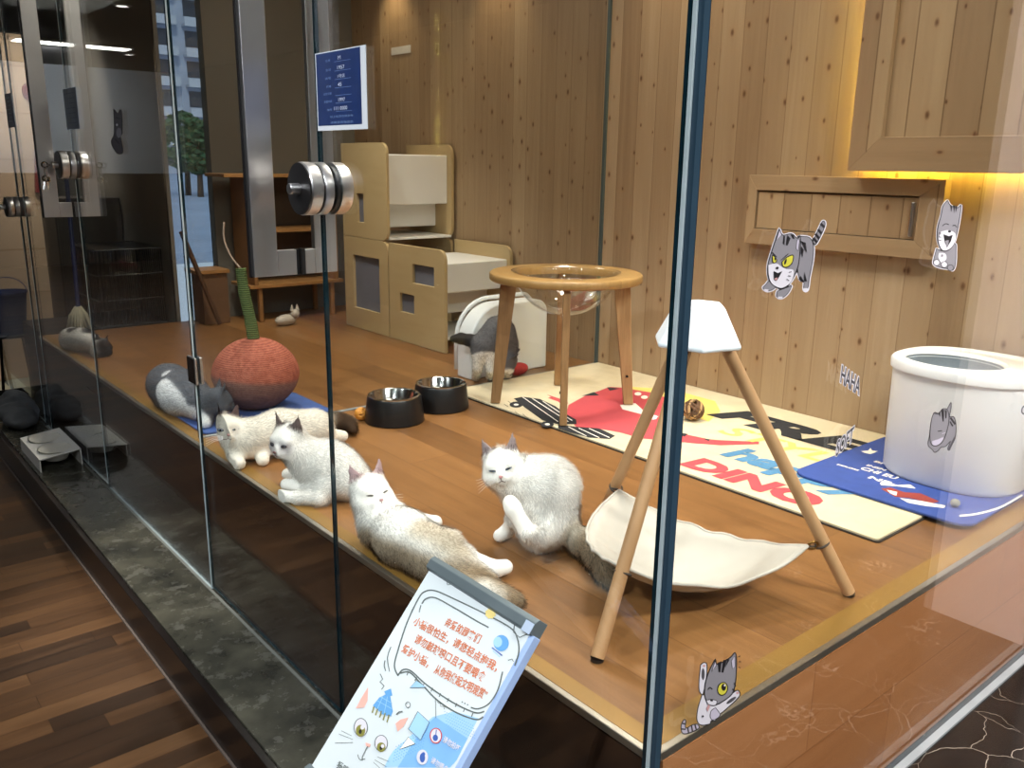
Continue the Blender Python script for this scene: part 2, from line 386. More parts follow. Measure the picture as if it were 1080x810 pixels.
# walls and ceilings
struct(slab('wall_back', (1.905, -.02, 0), (2.0, 4.3, 2.75), m_pine), 'knotty pine board wall at the back of the cat room', 'wall')
fw = MB(); fw.box((.98, 4.2, 0), (2.0, 4.28, 2.75)); fw.box((.72, 4.2, 0), (.74, 4.28, 2.75)); fw.box((.74, 4.2, 0), (.98, 4.28, .60)); fw.box((.74, 4.2, 2.6), (.98, 4.28, 2.75))
struct(fw.build('wall_far', m_taupe), 'taupe wall at the far end of the cat rooms', 'wall')
struct(slab('wall_corridor', (.72, 4.28, 0), (.76, 13, 2.8), m_taupe), 'taupe side wall beyond the far room', 'wall')
struct(slab('wall_tiled', (-.02, 6.0, 0), (.56, 6.1, 2.3), planks('beige stone bands', [(196, 164, 132), (208, 178, 146), (218, 190, 160)], .3, 2, 0, None, rough=.5, seam=.02, seamdark=.8, grain=(4, 1))), 'beige banded wall behind the far left glass', 'wall')
struct(slab('wall_end', (-4, 13, 0), (.76, 13.1, 2.82), m_pale), 'pale wall at the far end of the aisle', 'wall')
struct(slab('reflection_panel', (-4, 12.96, 0), (-.2, 12.999, 1.3), mat('dark reflection panel', (40, 34, 30), .5)), 'dark panel added at the far end of the aisle to darken the glass reflection', 'trim')  # panel added to darken the lower reflections in the left glass
struct(slab('wall_left', (-4.1, -4, 0), (-4, 13, 5.0), m_dkwall), 'dark wall across the aisle', 'wall')
struct(slab('wall_front', (-4, -4.1, 0), (5, -4, 5.0), mat('warm grey wall', (190, 186, 180), .8, var=.04, vscale=2)), 'warm grey wall behind the viewer', 'wall')
struct(slab('wall_right', (1.66, -.30, .186), (1.80, -.0135, 5.0), mat('pinkish plaster', (226, 208, 200), .8, var=.03, vscale=2)), 'pinkish plaster wall end standing against the right glass', 'wall')
struct(slab('wall_shop', (4.6, -4, 0), (4.7, .3, 5.0), m_dkwall), 'dark wall far to the right', 'wall')
struct(slab('wall_side', (2.0, .05, 0), (4.7, .12, 5.0), m_taupe), 'taupe wall to the right of the cat room', 'wall')
struct(slab('ceiling', (-.0, -.0, 2.75), (2.0, 4.28, 2.8), m_wceil), 'white ceiling of the cat rooms', 'ceiling')
c2 = MB(); c2.box((-4, 3.0, 2.76), (0, 13, 2.81)); c2.box((-4, -4, 5.0), (5, 3.0, 5.05)); c2.box((-4, 3.0, 2.81), (2.0, 3.05, 5.0)); c2.box((1.95, 0, 2.8), (2.0, 3.0, 5.0)); c2.box((0, 4.28, 2.76), (.76, 13, 2.81))
struct(c2.build('ceiling_aisle', m_dkceil), 'grey ceiling of the aisle', 'ceiling')
# glass panes: 12 mm, clear faces, polished edges
def pane(name, lo, hi, thin, label, edge=None, clear=None):
    m = MB(); x0, y0, z0 = lo; x1, y1, z1 = hi
    m.box(lo, hi)
    for k, f in enumerate([2, 2, 1, 0, 1, 0]): pass
    ax = [2, 2, 1, 0, 1, 0]
    m.m = [0 if a == thin else 1 for a in ax]
    if thin == 0: m.m[2], m.m[4] = 1, 2
    return m.build(name, [clear or m_glass, edge or m_edge, m_edge])
Z0, Z1 = .136, 2.74
struct(pane('window_1', (-.012, .0145, Z0), (-.004, 1.003, Z1), 0, ''), 'fixed clear glass panel left of the corner', 'window')
struct(pane('window_2', (-.012, 1.885, Z0), (-.004, 3.052, Z1), 0, '', m_edgeL), 'fixed clear glass panel between the two glass doors', 'window')
struct(pane('window_3', (-.012, 4.07, Z0), (-.004, 4.198, Z1), 0, '', m_edgeL), 'narrow glass panel at the far end', 'window')
struct(pane('window_4', (.0005, -.012, .186), (1.95, 0, Z1), 1, ''), 'clear glass panel right of the corner', 'window')
struct(pane('window_5', (.03, 2.008, P+.002), (1.9, 2.018, 2.745), 1, '', None, m_glassP), 'glass partition between the two cat rooms', 'window')
struct(pane('window_6', (.03, 4.184, P+.002), (.71, 4.194, 2.745), 1, '', None, m_glassP), 'glass partition closing the far cat room', 'window')
struct(MB().box((-.0125, .0005, Z0), (-.0005, .014, Z1)).build('trim_9', [m_edge]), 'dark teal polished edge of the corner glass', 'trim')
struct(MB().box((-.0165, -.003, Z0), (-.013, .003, Z1)).build('trim_10', [m_edgeL]), 'pale polished bevel of the corner glass', 'trim')
struct(MB().box((-.0125, -.012, Z0), (-.0005, 0, Z1)).build('trim_13', [mat('blue grey joint', (44, 66, 82), .35)]), 'blue grey silicone joint of the glass corner', 'trim')
struct(MB().box((.03, 2.006, P), (1.9, 2.02, P+.004)).build('trim_11', m_sil), 'pale joint under the glass partition', 'trim')
struct(MB().box((1.893, 2.006, P), (1.905, 2.02, 2.6)).build('trim_12', mat('blue grey channel', (92, 104, 104), .4, .3)), 'blue grey channel of the partition on the pine wall', 'trim')
# doors with loop handles, round locks and a hinge clamp
def loop_handle(root, y, z0, z1, so=.110, si=.088, w=.058, t=.016, part='handle'):
    """flat bar loop through the glass, one upright outside and one inside"""
    m = MB()
    m.box((-.012-so, y-t/2, z0), (-.012-so+w, y+t/2, z1)); m.box((si-w, y-t/2, z0), (si, y+t/2, z1))
    for zz in (z0, z1-w):
        m.box((-.012-so+w, y-t/2, zz), (-.0165, y+t/2, zz+w)); m.box((.0045, y-t/2, zz), (si-w, y+t/2, zz+w))
    h = m.build(part, m_chrome, root, bevel=.0015)
    g = MB()
    for zz in (z0, z1-w):
        g.box((-.0165, y-t/2-.001, zz-.001), (-.0125, y+t/2+.001, zz+w+.001)); g.box((-.0036, y-t/2-.001, zz-.001), (.0045, y+t/2+.001, zz+w+.001))
    g.build('gasket', m_black, h)
    b = MB(); b.box((-.012-so-.002, y+t/2, z0-.002), (-.012-so+w*.6, y+t/2+.010, z1)); b.build('dark_back', m_black, h)
def disc_lock(root, y, z, r=.046, key=False):
    m = MB(); ax = (1, 0, 0)
    m.lathe([(0, -.066), (r*.96, -.066), (r, -.063), (r, -.040), (r*.96, -.037), (0, -.037)], (0, y, z), 40, 0, ax)
    m.lathe([(r*.9, -.037), (r*.9, -.033)], (0, y, z), 40, 1, ax); m.lathe([(0, -.033), (r*.97, -.033), (r, -.030), (r, -.0135), (0, -.0135)], (0, y, z), 40, 0, ax)
    m.lathe([(0, -.0036), (r*.92, -.0036), (r*.92, .006), (0, .006)], (0, y, z), 40, 1, ax)
    m.lathe([(0, .006), (r, .006), (r, .030), (r*.96, .034), (0, .034)], (0, y, z), 40, 0, ax)
    k = m.build('lock', [m_chrome, m_black], root, smooth=35)
    f = MB(); f.lathe([(0, -.069), (r*.97, -.069), (r*.97, -.066), (0, -.066)], (0, y, z), 40, 0, ax); f.build('face', m_black, k, smooth=35)
    c = MB(); c.lathe([(0, -.092), (.0105, -.092), (.012, -.090), (.012, -.069)], (0, y, z), 24, 0, ax); c.build('cylinder', m_chrome, k, smooth=35)
    return k
def hinge(root, y, z, w=.062, h=.085):
    m = MB(); m.box((-.020, y-w/2, z-h/2), (-.0125, y+w/2, z+h/2)); m.box((-.0036, y-w/2, z-h/2), (.006, y+w/2, z+h/2))
    hh = m.build('hinge', m_chrome, root, bevel=.0015)
    b = MB(); b.box((-.0225, y-w/2+.003, z-h/2+.003), (-.0201, y+w/2-.003, z+h/2-.003)); b.build('cover_plate', mat('dark bronze', (44, 36, 32), .25, .6), hh, bevel=.001)
d1 = struct(pane('door_1', (-.012, 1.012, Z0+.012), (-.004, 1.872, Z1-.02), 0, ''), 'glass door with chrome loop handle and round lock beside the blue notice', 'door')
loop_handle(d1, 1.135, 1.262, 2.35); disc_lock(d1, .995, 1.462, .056); hinge(d1, 1.885, .885)
d2 = struct(pane('door_2', (-.012, 3.063, Z0+.012), (-.004, 4.06, Z1-.02), 0, '', m_edgeL), 'far glass door with chrome loop handle and keys in its lock', 'door')
loop_handle(d2, 3.14, 1.285, 2.35); disc_lock(d2, 3.06, 1.49, .054)
d3 = struct(pane('door_3', (-.012, 4.208, Z0+.012), (-.004, 5.3, Z1-.02), 0, '', m_edgeL), 'farthest glass door with a round lock', 'door')
disc_lock(d3, 4.21, 1.276, .05)
# added far-end window, a stand-in for the street mirrored in the glass
wn = MB(); wn.box((.742, 4.235, .602), (.978, 4.243, 2.598)); struct(wn.build('window_stand_in', [m_glass]), 'window added at the far end in place of a street reflection', 'window')
struct(slab('ground', (-60, 14, -.2), (120, 220, -.02), mat('blue grey paving', (150, 166, 190), .8, var=.1, vscale=.3)), 'blue grey street paving outside', 'ground')
def building(px, py_base, Y, w, dpt, floors):
    c = at_y(px, 160, Y); x0 = c[0]-w/2
    root = thing('apartment_building', 'pale grey apartment block with balconies behind the added far window', 'building', (c[0], Y, 0))
    MB().box((x0, Y, -.1), (x0+w, Y+dpt, floors*3.0)).build('wall', mat('grey render', (176, 184, 200), .8, var=.04, vscale=.2), root)
    mgl = mat('dark window', (58, 64, 74), .2); mb_ = mat('balcony rail', (196, 200, 208), .7)
    for i in range(floors):
        for j in range(int(w/4)):
            xa = x0+.6+j*4
            win = MB(); win.box((xa+.2, Y-.06, i*3+.9), (xa+2.7, Y+.05, i*3+2.5)); win.build('window', mgl, root)
            bal = MB()
            if i > 0: bal.box((xa-.1, Y-1.1, i*3-.15), (xa+3.0, Y+.02, i*3+.12)); bal.box((xa-.1, Y-1.1, i*3+.12), (xa+3.0, Y-1.0, i*3+.75)); bal.box((xa+3.0, Y-1.1, i*3), (xa+3.1, Y, i*3+.75)); bal.build('balcony', mb_, root)
building(196, 0, 95, 16, 10, 12)
def tree(px, Y, h, w, label):
    c = at_y(px, 170, Y); root = thing('street_tree', label, 'tree', (c[0], Y, 0), None)
    MB().tube([(c[0], Y, -.03), (c[0]+.05, Y, h*.5), (c[0]-.05, Y, h*.75)], [.14, .1, .05], 8).build('trunk', mat('bark', (64, 52, 44), .9), root, smooth=True)
    m = MB(); R_ = random.Random(int(px))
    for i in range(700):
        t = R_.random(); a = R_.uniform(0, 2*pi); zz = h*(.3+.72*t); rr = w*math.sqrt(max(.02, 1-(2*t-1)**2))*(.35+.65*R_.random())
        q = Vector((c[0]+rr*cos(a), Y+rr*sin(a), zz)); s_ = R_.uniform(.12, .24)
        n1 = Vector((R_.uniform(-1, 1), R_.uniform(-1, 1), R_.uniform(-1, 1))).normalized(); x, y, _ = frame_of(n1)
        m.poly([q-x*s_, q+y*s_*.5, q+x*s_, q-y*s_*.5], 0)
    m.build('crown', mat('leaf green', (70, 104, 66), .7, var=.3, vscale=2), root)
tree(196, 38, 3.4, 1.0, 'bushy green street tree left of its neighbour behind the added far window')
tree(209, 36, 3.1, .8, 'darker street tree right of the bushy one behind the added far window')
# ceiling lamp and downlights down the aisle (mirrored in the left glass)
lamp = thing('ceiling_lamp', 'bright linear ceiling lamp mirrored along the top left glass', 'lamp', (-1.85, 10.2, 2.74))
MB().box((-2.45, 10.08, 2.73), (-1.25, 10.36, 2.76)).build('housing', mat('lamp housing', (200, 200, 200), .4), lamp)
MB().box((-2.43, 10.10, 2.722), (-1.27, 10.34, 2.73)).build('diffuser', emit('lamp white', (255, 250, 240), 7), lamp)
for i, (x, y, w) in enumerate([(-1.53, 7.3, 'nearest the viewer'), (-2.65, 10.9, 'beside the end of the linear lamp'), (-2.35, 12.0, 'farthest down the aisle'), (-1.1, 11.6, 'on the glass side of the linear lamp'), (-.75, 8.3, 'close above the far door')]):
    r = thing('downlight', 'small round ceiling downlight '+w, 'downlight', (x, y, 2.75), 'aisle downlights')
    MB().lathe([(.075, 0), (.06, -.012), (.05, -.012), (.045, 0)], (x, y, 2.758), 24).build('rim', m_white, r, smooth=True)
    MB().lathe([(0, -.004), (.047, -.004), (.047, .0), (0, .0)], (x, y, 2.756), 24).build('diffuser', MATS['lamp white'], r)
# ================================================================== FURNITURE
# --- framed pine hatch on the back wall
XB = 1.904
def board(m, p, x0, x1, mi): m.prism([(q[0], q[1]) for q in p], x0, x1, 0, mi)
h = thing('wall_hatch', 'long pine framed hatch low on the wall with a slim metal grip', 'hatch', (XB, .85, 1.37))
m = MB(); xf = 1.862
ya, yb, zt, zb = 1.222, .500, 1.494, 1.243       # outer frame (y decreases to the right)
ia, ib, it, ib2 = 1.185, .578, 1.440, 1.300
board(m, [(ya, zt), (yb, zt), (ib, it), (ia, it)], xf, XB, 0); board(m, [(ya, zb), (yb, zb), (ib, ib2), (ia, ib2)], xf, XB, 0)
m.build('rail', m_pineH, h, bevel=.0015)
m = MB(); board(m, [(yb, zt), (yb, zb), (ib, ib2), (ib, it)], xf, XB, 0); m.build('stile', m_pineV, h, bevel=.0015); m = MB(); board(m, [(ya, zt), (ya, zb), (ia, ib2), (ia, it)], xf, XB, 0); m.build('stile', m_pineV, h, bevel=.0015)
m = MB(); m.box((1.870, ib+.004, ib2+.003), (XB, ia-.004, it-.006)); dd = m.build('panel', m_pineV, h)
MB().box((1.858, ib+.010, ib2+.012), (1.872, ib+.020, it-.02)).build('grip', m_chrome, dd, bevel=.002)
# --- big framed panel standing off the wall with light behind
h = thing('framed_panel', 'large pine framed wall panel with warm light glowing from behind', 'panel', (1.8, .3, 1.9))
xf = 1.800; ya = at_x(893, 180, xf)[1]; zb = at_x(893, 180, xf)[2]; fwid = .105
board_pts = [(ya, zb), (ya, 2.6), (ya-fwid, 2.6), (ya-fwid, zb+fwid)]
m = MB(); board(m, board_pts, xf, xf+.055, 0); m.build('stile', m_pineV, h, bevel=.002)
m = MB(); board(m, [(ya, zb), (ya-fwid, zb+fwid), (.04, zb+fwid), (.04, zb)], xf, xf+.055, 0); m.build('rail', m_pineH, h, bevel=.002)
m = MB(); m.box((xf+.022, .04, zb+fwid), (xf+.045, ya-fwid, 2.6)); m.build('panel', m_pineV, h)
m = MB(); m.box((xf+.056, .1, zb+.06), (1.904, ya-.12, 2.58)); core = m.build('back_box', mat('raw pine', (190, 150, 100), .6), h)
m_led = emit('warm light strip', (255, 226, 92), 240)
m = MB(); m.box((1.868, ya-.034, zb+.05), (1.876, ya-.030, 2.3)); m.box((1.872, .1, zb+.044), (1.884, ya-.05, zb+.048)); ls = m.build('light_strip', m_white, h)
m = MB()
for k in range(34): m.box((1.868, ya-.030, zb+.06+k*.024), (1.876, ya-.027, zb+.067+k*.024))
for k in range(28): m.box((1.872, .11+k*.024, zb+.041), (1.884, .119+k*.024, zb+.044))
m.build('diodes', m_led, ls)
# --- cat towers: birch sides with white trays
def tower_side(m, x, y0, y1, z0, z1, holes, r=.05, t=.016, rf=True):
    """birch side panel in the YZ plane with rounded front corners and square openings"""
    n = 6; pts = []
    pts += [(y1, z0), (y1, z1)]
    for k in range(n+1):
        a = RAD(90+90*k/n); pts.append((y0+r+r*cos(a), z1-r+r*sin(a)))
    if rf:
        for k in range(n+1):
            a = RAD(180+90*k/n); pts.append((y0+r+r*cos(a), z0+r+r*sin(a)))
    else: pts.append((y0, z0))
    if not holes: m.prism(pts, x, x+t, 0); return
    import mathutils
    bm = bmesh.new()
    ov = [bm.verts.new((x, p[0], p[1])) for p in pts]
    ed = [bm.edges.new((ov[i], ov[(i+1) % len(ov)])) for i in range(len(ov))]
    for (a, b, c, d) in holes:
        hv = [bm.verts.new((x, q[0], q[1])) for q in ((a, c), (b, c), (b, d), (a, d))]
        ed += [bm.edges.new((hv[i], hv[(i+1) % 4])) for i in range(4)]
    r_ = bmesh.ops.triangle_fill(bm, edges=ed, use_beauty=True)
    fs = [f for f in bm.faces]
    ex = bmesh.ops.extrude_face_region(bm, geom=fs)
    bmesh.ops.translate(bm, vec=(t, 0, 0), verts=[v for v in ex['geom'] if isinstance(v, bmesh.types.BMVert)])
    bm.verts.index_update()
    m.add([v.co[:] for v in bm.verts], [tuple(v.index for v in f.verts) for f in bm.faces]); bm.free()
XL, XR = 1.45, 1.87
def tower(label, y0, y1, z0, z1, holesL, trays, rf, slabs):
    h = thing('cat_cabinet', label, 'cat furniture', (1.66, (y0+y1)/2, z0))
    m = MB(); tower_side(m, XL, y0, y1, z0, z1, holesL, rf=rf); m.build('side_panel', m_birch, h, bevel=.001)
    m = MB(); tower_side(m, XR, y0+.02, y1, z0, z1, [], rf=rf); m.build('side_panel', m_birch, h, bevel=.001)
    for (a, b, c, d) in trays:
        m = MB(); m.rbox((XL+.022, a, c), (XR-.001, b, d), .006, 2, 0, 0); m.build('tray', m_white, h, bevel=.002)
    for (a, b, c, d) in holesL:
        MB().box((XL+.0165, a-.006, c-.006), (XL+.0215, b+.006, d+.006)).build('shade_sheet', mat('grey lilac shade', (112, 114, 126), .3), h)  # sheet added behind each opening; its grey stands for the shaded interior
    for (a, b, c, d) in slabs:
        m = MB(); m.box((XL+.022, a, c), (XR-.001, b, d)); m.build('shelf', m_white, h, bevel=.001)
    return h
tower('tall birch cat cabinet block with white drawer, topmost in the corner', 3.10, 3.56, 1.125, 1.615, [(3.335, 3.405, 1.205, 1.355)], [(3.16, 3.53, 1.305, 1.56), (3.27, 3.53, 1.18, 1.303)], True, [(3.12, 3.55, 1.127, 1.139)])
tower('lower birch cat cabinet block under the tall one, dark opening in its side', 3.105, 3.56, P+.002, 1.122, [(3.19, 3.465, .735, 1.025)], [(3.25, 3.53, .80, 1.02)], False, [(3.12, 3.55, P+.012, P+.026)])
tower('front birch cat cabinet with two square windows and white top tray', 2.595, 3.095, P+.002, 1.118, [(2.685, 2.875, .935, 1.03), (2.862, 2.995, .775, .872)], [(2.64, 3.08, .905, 1.05), (2.80, 3.08, .775, .903)], False, [(2.70, 3.08, P+.04, P+.052)])
# --- round scratching-post style stool with acrylic bowl
TC = np.array([1.272, 1.575]); ZT = 1.135; RO, RI = .283, .192
h = thing('cat_bowl_table', 'round ash table with a clear acrylic bowl hung in its ring', 'table', (TC[0], TC[1], P+.008))
MB().lathe([(RI, ZT-.030), (RO-.005, ZT-.030), (RO, ZT-.025), (RO, ZT-.005), (RO-.005, ZT), (RI+.004, ZT), (RI, ZT-.004), (RI, ZT-.030)], (TC[0], TC[1], 0), 72).build('ring', m_ashH, h, smooth=50)
prof = [(RI+.012, ZT+.003), (RI+.012, ZT+.0045), (RI-.004, ZT+.0045)]
for k in range(1, 15):
    a = RAD(90*k/14); prof.append(((RI-.004)*cos(a)+.0005, ZT+.0045-.165*sin(a)))
bw = MB().lathe(prof, (TC[0], TC[1], 0), 56); bw.build('bowl', m_glass2, h, smooth='all')
cap = MB().lathe([(0, -.006), (.014, -.006), (.016, 0), (.010, .006), (0, .006)], (TC[0], TC[1], ZT-.163), 20); cap.build('drain_cap', m_glass2, h, smooth=True)
for (lx, ly) in ((1.072, 1.735), (1.082, 1.365), (1.468, 1.412), (1.455, 1.80)):
    tx = TC[0]+(lx-TC[0])*.82; ty = TC[1]+(ly-TC[1])*.82
    d = np.array([lx, ly])-TC; a = math.atan2(d[1], d[0])
    m = MB(); rings = []
    for z, w, cx_, cy_ in ((P+.0120, .036, lx, ly), (P+.2, .046, lerp([lx], [tx], .42)[0], lerp([ly], [ty], .42)[0]), (ZT-.030, .062, tx, ty)):
        tt = .013
        rings.append([Vector((cx_+cos(a)*p-sin(a)*q, cy_+sin(a)*p+cos(a)*q, z)) for p, q in ((-w/2, -tt), (w/2, -tt), (w/2, tt), (-w/2, tt))])
    m.loft(rings); lg = m.build('leg', m_ashV, h, bevel=.003)
    mx, my = (lx+tx)/2*.5+lx*.5, (ly+ty)/2*.5+ly*.5
    MB().lathe([(0, 0), (.005, 0), (.005, .003), (0, .003)], (mx+sin(a)*.0135, my-cos(a)*.0135, P+.125), 12, 0, (sin(a), -cos(a), 0)).build('screw', m_blackM, lg)
# --- tripod hammock
AP = np.array([.484, .346, 1.235]); feet = {'F': (.127, .251), 'B': (.586, .698), 'R': (.739, .089)}
h = thing('hammock_stand', 'beech tripod cat stand with white cap in front of the rug', 'cat stand', (.484, .346, P))
def onpole(k, t): a = np.array([*feet[k], P+.001]); return a+(AP-a)*t
for k in 'FBR':
    d = AP-np.array([*feet[k], P]); dn = d/np.linalg.norm(d)
    top = onpole(k, .98); off = np.array([feet[k][0]-.484, feet[k][1]-.346]); off = off/np.linalg.norm(off)*.018
    a0 = onpole(k, 0); t_ = top+np.array([off[0], off[1], 0])
    m = MB(); m.tube([a0+np.array([0, 0, .006]), a0+(t_-a0)*.5, t_], .0135, 18); pl = m.build('leg', m_pole, h, smooth=40)
    MB().lathe([(0, 0), (.0128, 0), (.0128, .006), (0, .006)], (a0[0], a0[1], P+.0012), 18).build('foot', m_black, pl)
cp = MB()
def ringc(z, s):
    out = []
    for k in 'FBR':
        v = np.array([feet[k][0]-.484, feet[k][1]-.346]); v = v/np.linalg.norm(v); q = np.array([-v[1], v[0]])
        for s2 in (1, -1): out.append((.484+v[0]*s+q[0]*s*.60*s2, .346+v[1]*s+q[1]*s*.60*s2, z))
    return out
cp.loft([ringc(1.166, .080), ringc(1.172, .082), ringc(1.245, .048), ringc(1.252, .042)])
cp.build('cap', mat('white card', (240, 243, 250), .5, var=.01), h, bevel=.003)
# cloth sheet hung from the three poles
hm = thing('hammock', 'off-white canvas hammock slung low between the tripod legs', 'hammock', (.484, .346, .7))
cF = onpole('F', .235)+np.array([.018, .006, 0]); cB = onpole('B', .205)+np.array([-.01, -.02, .0]); cR = onpole('R', .19)+np.array([-.035, .012, .0])
N = 30
def cloth(u, v, w):
    p = cF*u+cB*v+cR*w
    eFB, eBR, eRF = 4*u*v, 4*v*w, 4*w*u
    c = 27*u*v*w
    out = np.zeros(3)
    out += np.array([-.075, .035, 0])*eFB*(1-w)      # bulges away from the triangle
    out += np.array([.0, -.02, 0])*eRF
    out[2] -= .056*eRF+.012*eFB+.034*eBR+.062*c
    wr_ = .004*sin(26*(u-v)+9*w)*(u*v+v*w+w*u)*3*(1-.4*c)
    out[2] += wr_; out[0] += wr_*.6
    q = p+out; q[2] = max(q[2], P+.012); return q
m = MB(); idx = {}
for i in range(N+1):
    for j in range(N+1-i): idx[i, j] = len(m.v); m.v.append(tuple(cloth(i/N, j/N, 1-(i+j)/N)))
for i in range(N):
    for j in range(N-i):
        m.f.append((idx[i, j], idx[i+1, j], idx[i, j+1])); m.m.append(0)
        if j < N-i-1: m.f.append((idx[i+1, j], idx[i+1, j+1], idx[i, j+1])); m.m.append(0)
canvas = mat('off white canvas', (188, 180, 169), .9, var=.03, vscale=14, bump=.2, bscale=600)
co = m.build('canvas', canvas, hm, smooth='all'); sd = co.modifiers.new('thick', 'SOLIDIFY'); sd.thickness = .003
hemm = MB()
for A_, B_ in (((1, 0, 0), (0, 1, 0)), ((0, 1, 0), (0, 0, 1)), ((0, 0, 1), (1, 0, 0))):
    hemm.tube([cloth(*[A_[k]+(B_[k]-A_[k])*(i/24) for k in range(3)])+np.array([0, 0, .001]) for i in range(25)], .0036, 8)
hemm.build('hem', canvas, hm, smooth='all')
m = MB(); e = cR; dv = onpole('R', .19)-cR
x, y, d = frame_of((.5, .8, .35))
m.tube([Vector(e)+Vector(dv)*.35+x*.011*cos(2*pi*k/18)+y*.011*sin(2*pi*k/18) for k in range(18)], .0028, 8, closed=True)
m.build('ring', mat('antique brass', (150, 116, 64), .3, 1.0), hm, smooth='all')
for k, c_, t in (('F', cF, .235), ('B', cB, .205), ('R', cR, .19)):
    q = onpole(k, t); fr = frame_of(AP-q); ties = MB()
    ties.tube([Vector(c_), Vector((c_+q)/2)+Vector((0, 0, -.003)), Vector(q)+(Vector(c_)-Vector(q)).normalized()*.015]+[Vector(q)+fr[0]*.0160*cos(2*pi*i/20)+fr[1]*.0160*sin(2*pi*i/20) for i in range(21)], .0024, 6)
    ties.build('tie', mat('dark cord', (70, 60, 52), .8), hm, smooth='all')
# --- rug
RZ = P+.009
rg = MB(); rg.rbox((1.05, .188, P+.0005), (1.902, 2.000, RZ), .012, 3, 0, 2)
rug = rg.build('rug', mat('cream pile', (216, 199, 166), .95, var=.04, vscale=20, bump=.5, bscale=500), bevel=.002)
tag(rug, 'cream rug printed with a red dinosaur on a skateboard and bold lettering', 'rug')
m = MB(); m.rbox((1.044, .182, P), (1.903, 2.004, P+.004), .012, 3); m.build('edging', mat('dark rug binding', (52, 44, 36), .9), rug)
m_red = mat('red print', (196, 74, 80), .9, var=.05); m_blk = mat('black print', (38, 38, 42), .9); m_yel = mat('yellow print', (236, 206, 110), .9); m_blu = mat('blue print', (84, 134, 172), .9); m_crm = MATS['cream pile']; m_wpr = mat('white print', (240, 232, 220), .9)
PR = [m_red, m_blk, m_yel, m_blu, m_wpr]
dr = Draw(lambda u, v, k: at_z(u, v, RZ+.0003+k*.00002))
def c8(x, y): return (480+x/1031*280, 260+y/810*220)      # crop coordinates of the close-up
dr.fill([c8(*p) for p in ((600, 552), (690, 545), (800, 552), (880, 565), (1010, 600), (1030, 640), (985, 680), (860, 640), (790, 640), (640, 640))], 2)
dr.fill([c8(*p) for p in ((505, 580), (560, 560), (600, 545), (650, 548), (720, 560), (795, 572), (840, 610), (850, 660), (830, 690), (830, 710), (900, 730), (985, 748), (1031, 752), (1180, 758), (1180, 768), (1031, 772), (930, 765), (800, 752), (720, 745), (640, 722), (560, 708), (470, 700), (430, 660), (440, 615))], 0)
for sp in (((540, 565), (560, 578), (490, 580)), ((590, 546), (640, 552), (600, 560)), ((800, 700), (830, 708), (860, 720), (905, 728), (890, 738)), ((960, 745), (990, 748), (985, 756))): dr.fill([c8(*p) for p in sp], 1)
dr.fill([c8(*p) for p in ((440, 608), (410, 592), (356, 574), (372, 584), (360, 588), (400, 602), (425, 622))], 0)
dr.fill([c8(*p) for p in ((450, 672), (400, 650), (356, 648), (380, 660), (352, 668), (395, 676), (440, 690))], 0)
dr.fill([c8(*p) for p in ((640, 615), (700, 608), (735, 640), (790, 660), (770, 672), (720, 650), (650, 632))], 4)
for q in ((710, 572), (735, 585), (760, 640), (770, 665)): dr.fill([c8(q[0]+14*cos(a*pi/4), q[1]+7*sin(a*pi/4)) for a in range(8)], 4)
# skateboard: two dark decks with pale lines
dr.fill([c8(*p) for p in ((228, 590), (262, 583), (330, 592), (390, 620), (430, 650), (470, 672), (472, 690), (400, 690), (340, 675), (270, 625))], 1)
dr.fill([c8(*p) for p in ((400, 690), (470, 700), (560, 706), (622, 735), (600, 748), (520, 742), (450, 722), (400, 705))], 1)
for wq in ((237, 614), (358, 690)): dr.fill([c8(wq[0]+26*cos(a*pi/6), wq[1]+12*sin(a*pi/6)) for a in range(12)], 1); dr.fill([c8(wq[0]+10*cos(a*pi/6), wq[1]+4*sin(a*pi/6)) for a in range(12)], 4)
for a, b in (((262, 584), (400, 680)), ((300, 590), (440, 680)), ((340, 600), (455, 676)), ((480, 705), (560, 742)), ((520, 706), (600, 742)), ((440, 700), (510, 736))): dr.line([c8(*a), c8(*b)], .7, 4)
for a, b in (((205, 600), (222, 612)), ((190, 612), (206, 622)), ((262, 650), (290, 672)), ((232, 640), (250, 655))): dr.line([c8(*a), c8(*b)], .5, 1)
# lettering: rows run along -Y, tops towards the wall
def rugfn(x0, y0, sx=1.0, lift=.0014):
    return lambda a, b: (x0+b, y0-a, RZ+lift)
text_on(dr.mb, 'FREE', rugfn(1.60, 1.145), .80, .165, 1, bold=.055, shear=.25)
text_on(dr.mb, 'STYLE', rugfn(1.455, .99), .52, .11, 2, bold=.02, shear=.2)
text_on(dr.mb, 'happy', rugfn(1.225, .832), .50, .165, 3, bold=.045, shear=.15)
text_on(dr.mb, 'DINO', rugfn(1.085, .852), .45, .115, 0, bold=.06, shear=.1)
dr.mb.build('print', PR, rug)
# --- small things on the rug and floor
def woven_ball(c, r, mt, name, label, n=14, wr_=.006):
    m = MB(); R_ = random.Random(n)
    for i in range(n):
        x, y, d = frame_of((R_.uniform(-1, 1), R_.uniform(-1, 1), R_.uniform(-1, 1)+.001))
        m.tube([Vector(c)+(x*cos(2*pi*k/22)+y*sin(2*pi*k/22))*r for k in range(22)], wr_, 6, R_.choice([0, 0, 1]), closed=True)
    o = m.build(name, mt, None, smooth='all'); return tag(o, label, 'toy')
woven_ball((1.50, 1.125, RZ+.0405), .034, [mat('dark rattan', (92, 62, 36), .7, var=.3, vscale=40), mat('light rattan', (176, 140, 96), .7)], 'rattan_ball', 'small brown woven rattan ball on the cream rug')
woven_ball((.565, 1.872, P+.0243), .020, [mat('orange plastic', (222, 150, 60), .4), MATS['orange plastic']], 'toy_ball', 'small orange lattice ball beside the black food bowls', 9, .0042)
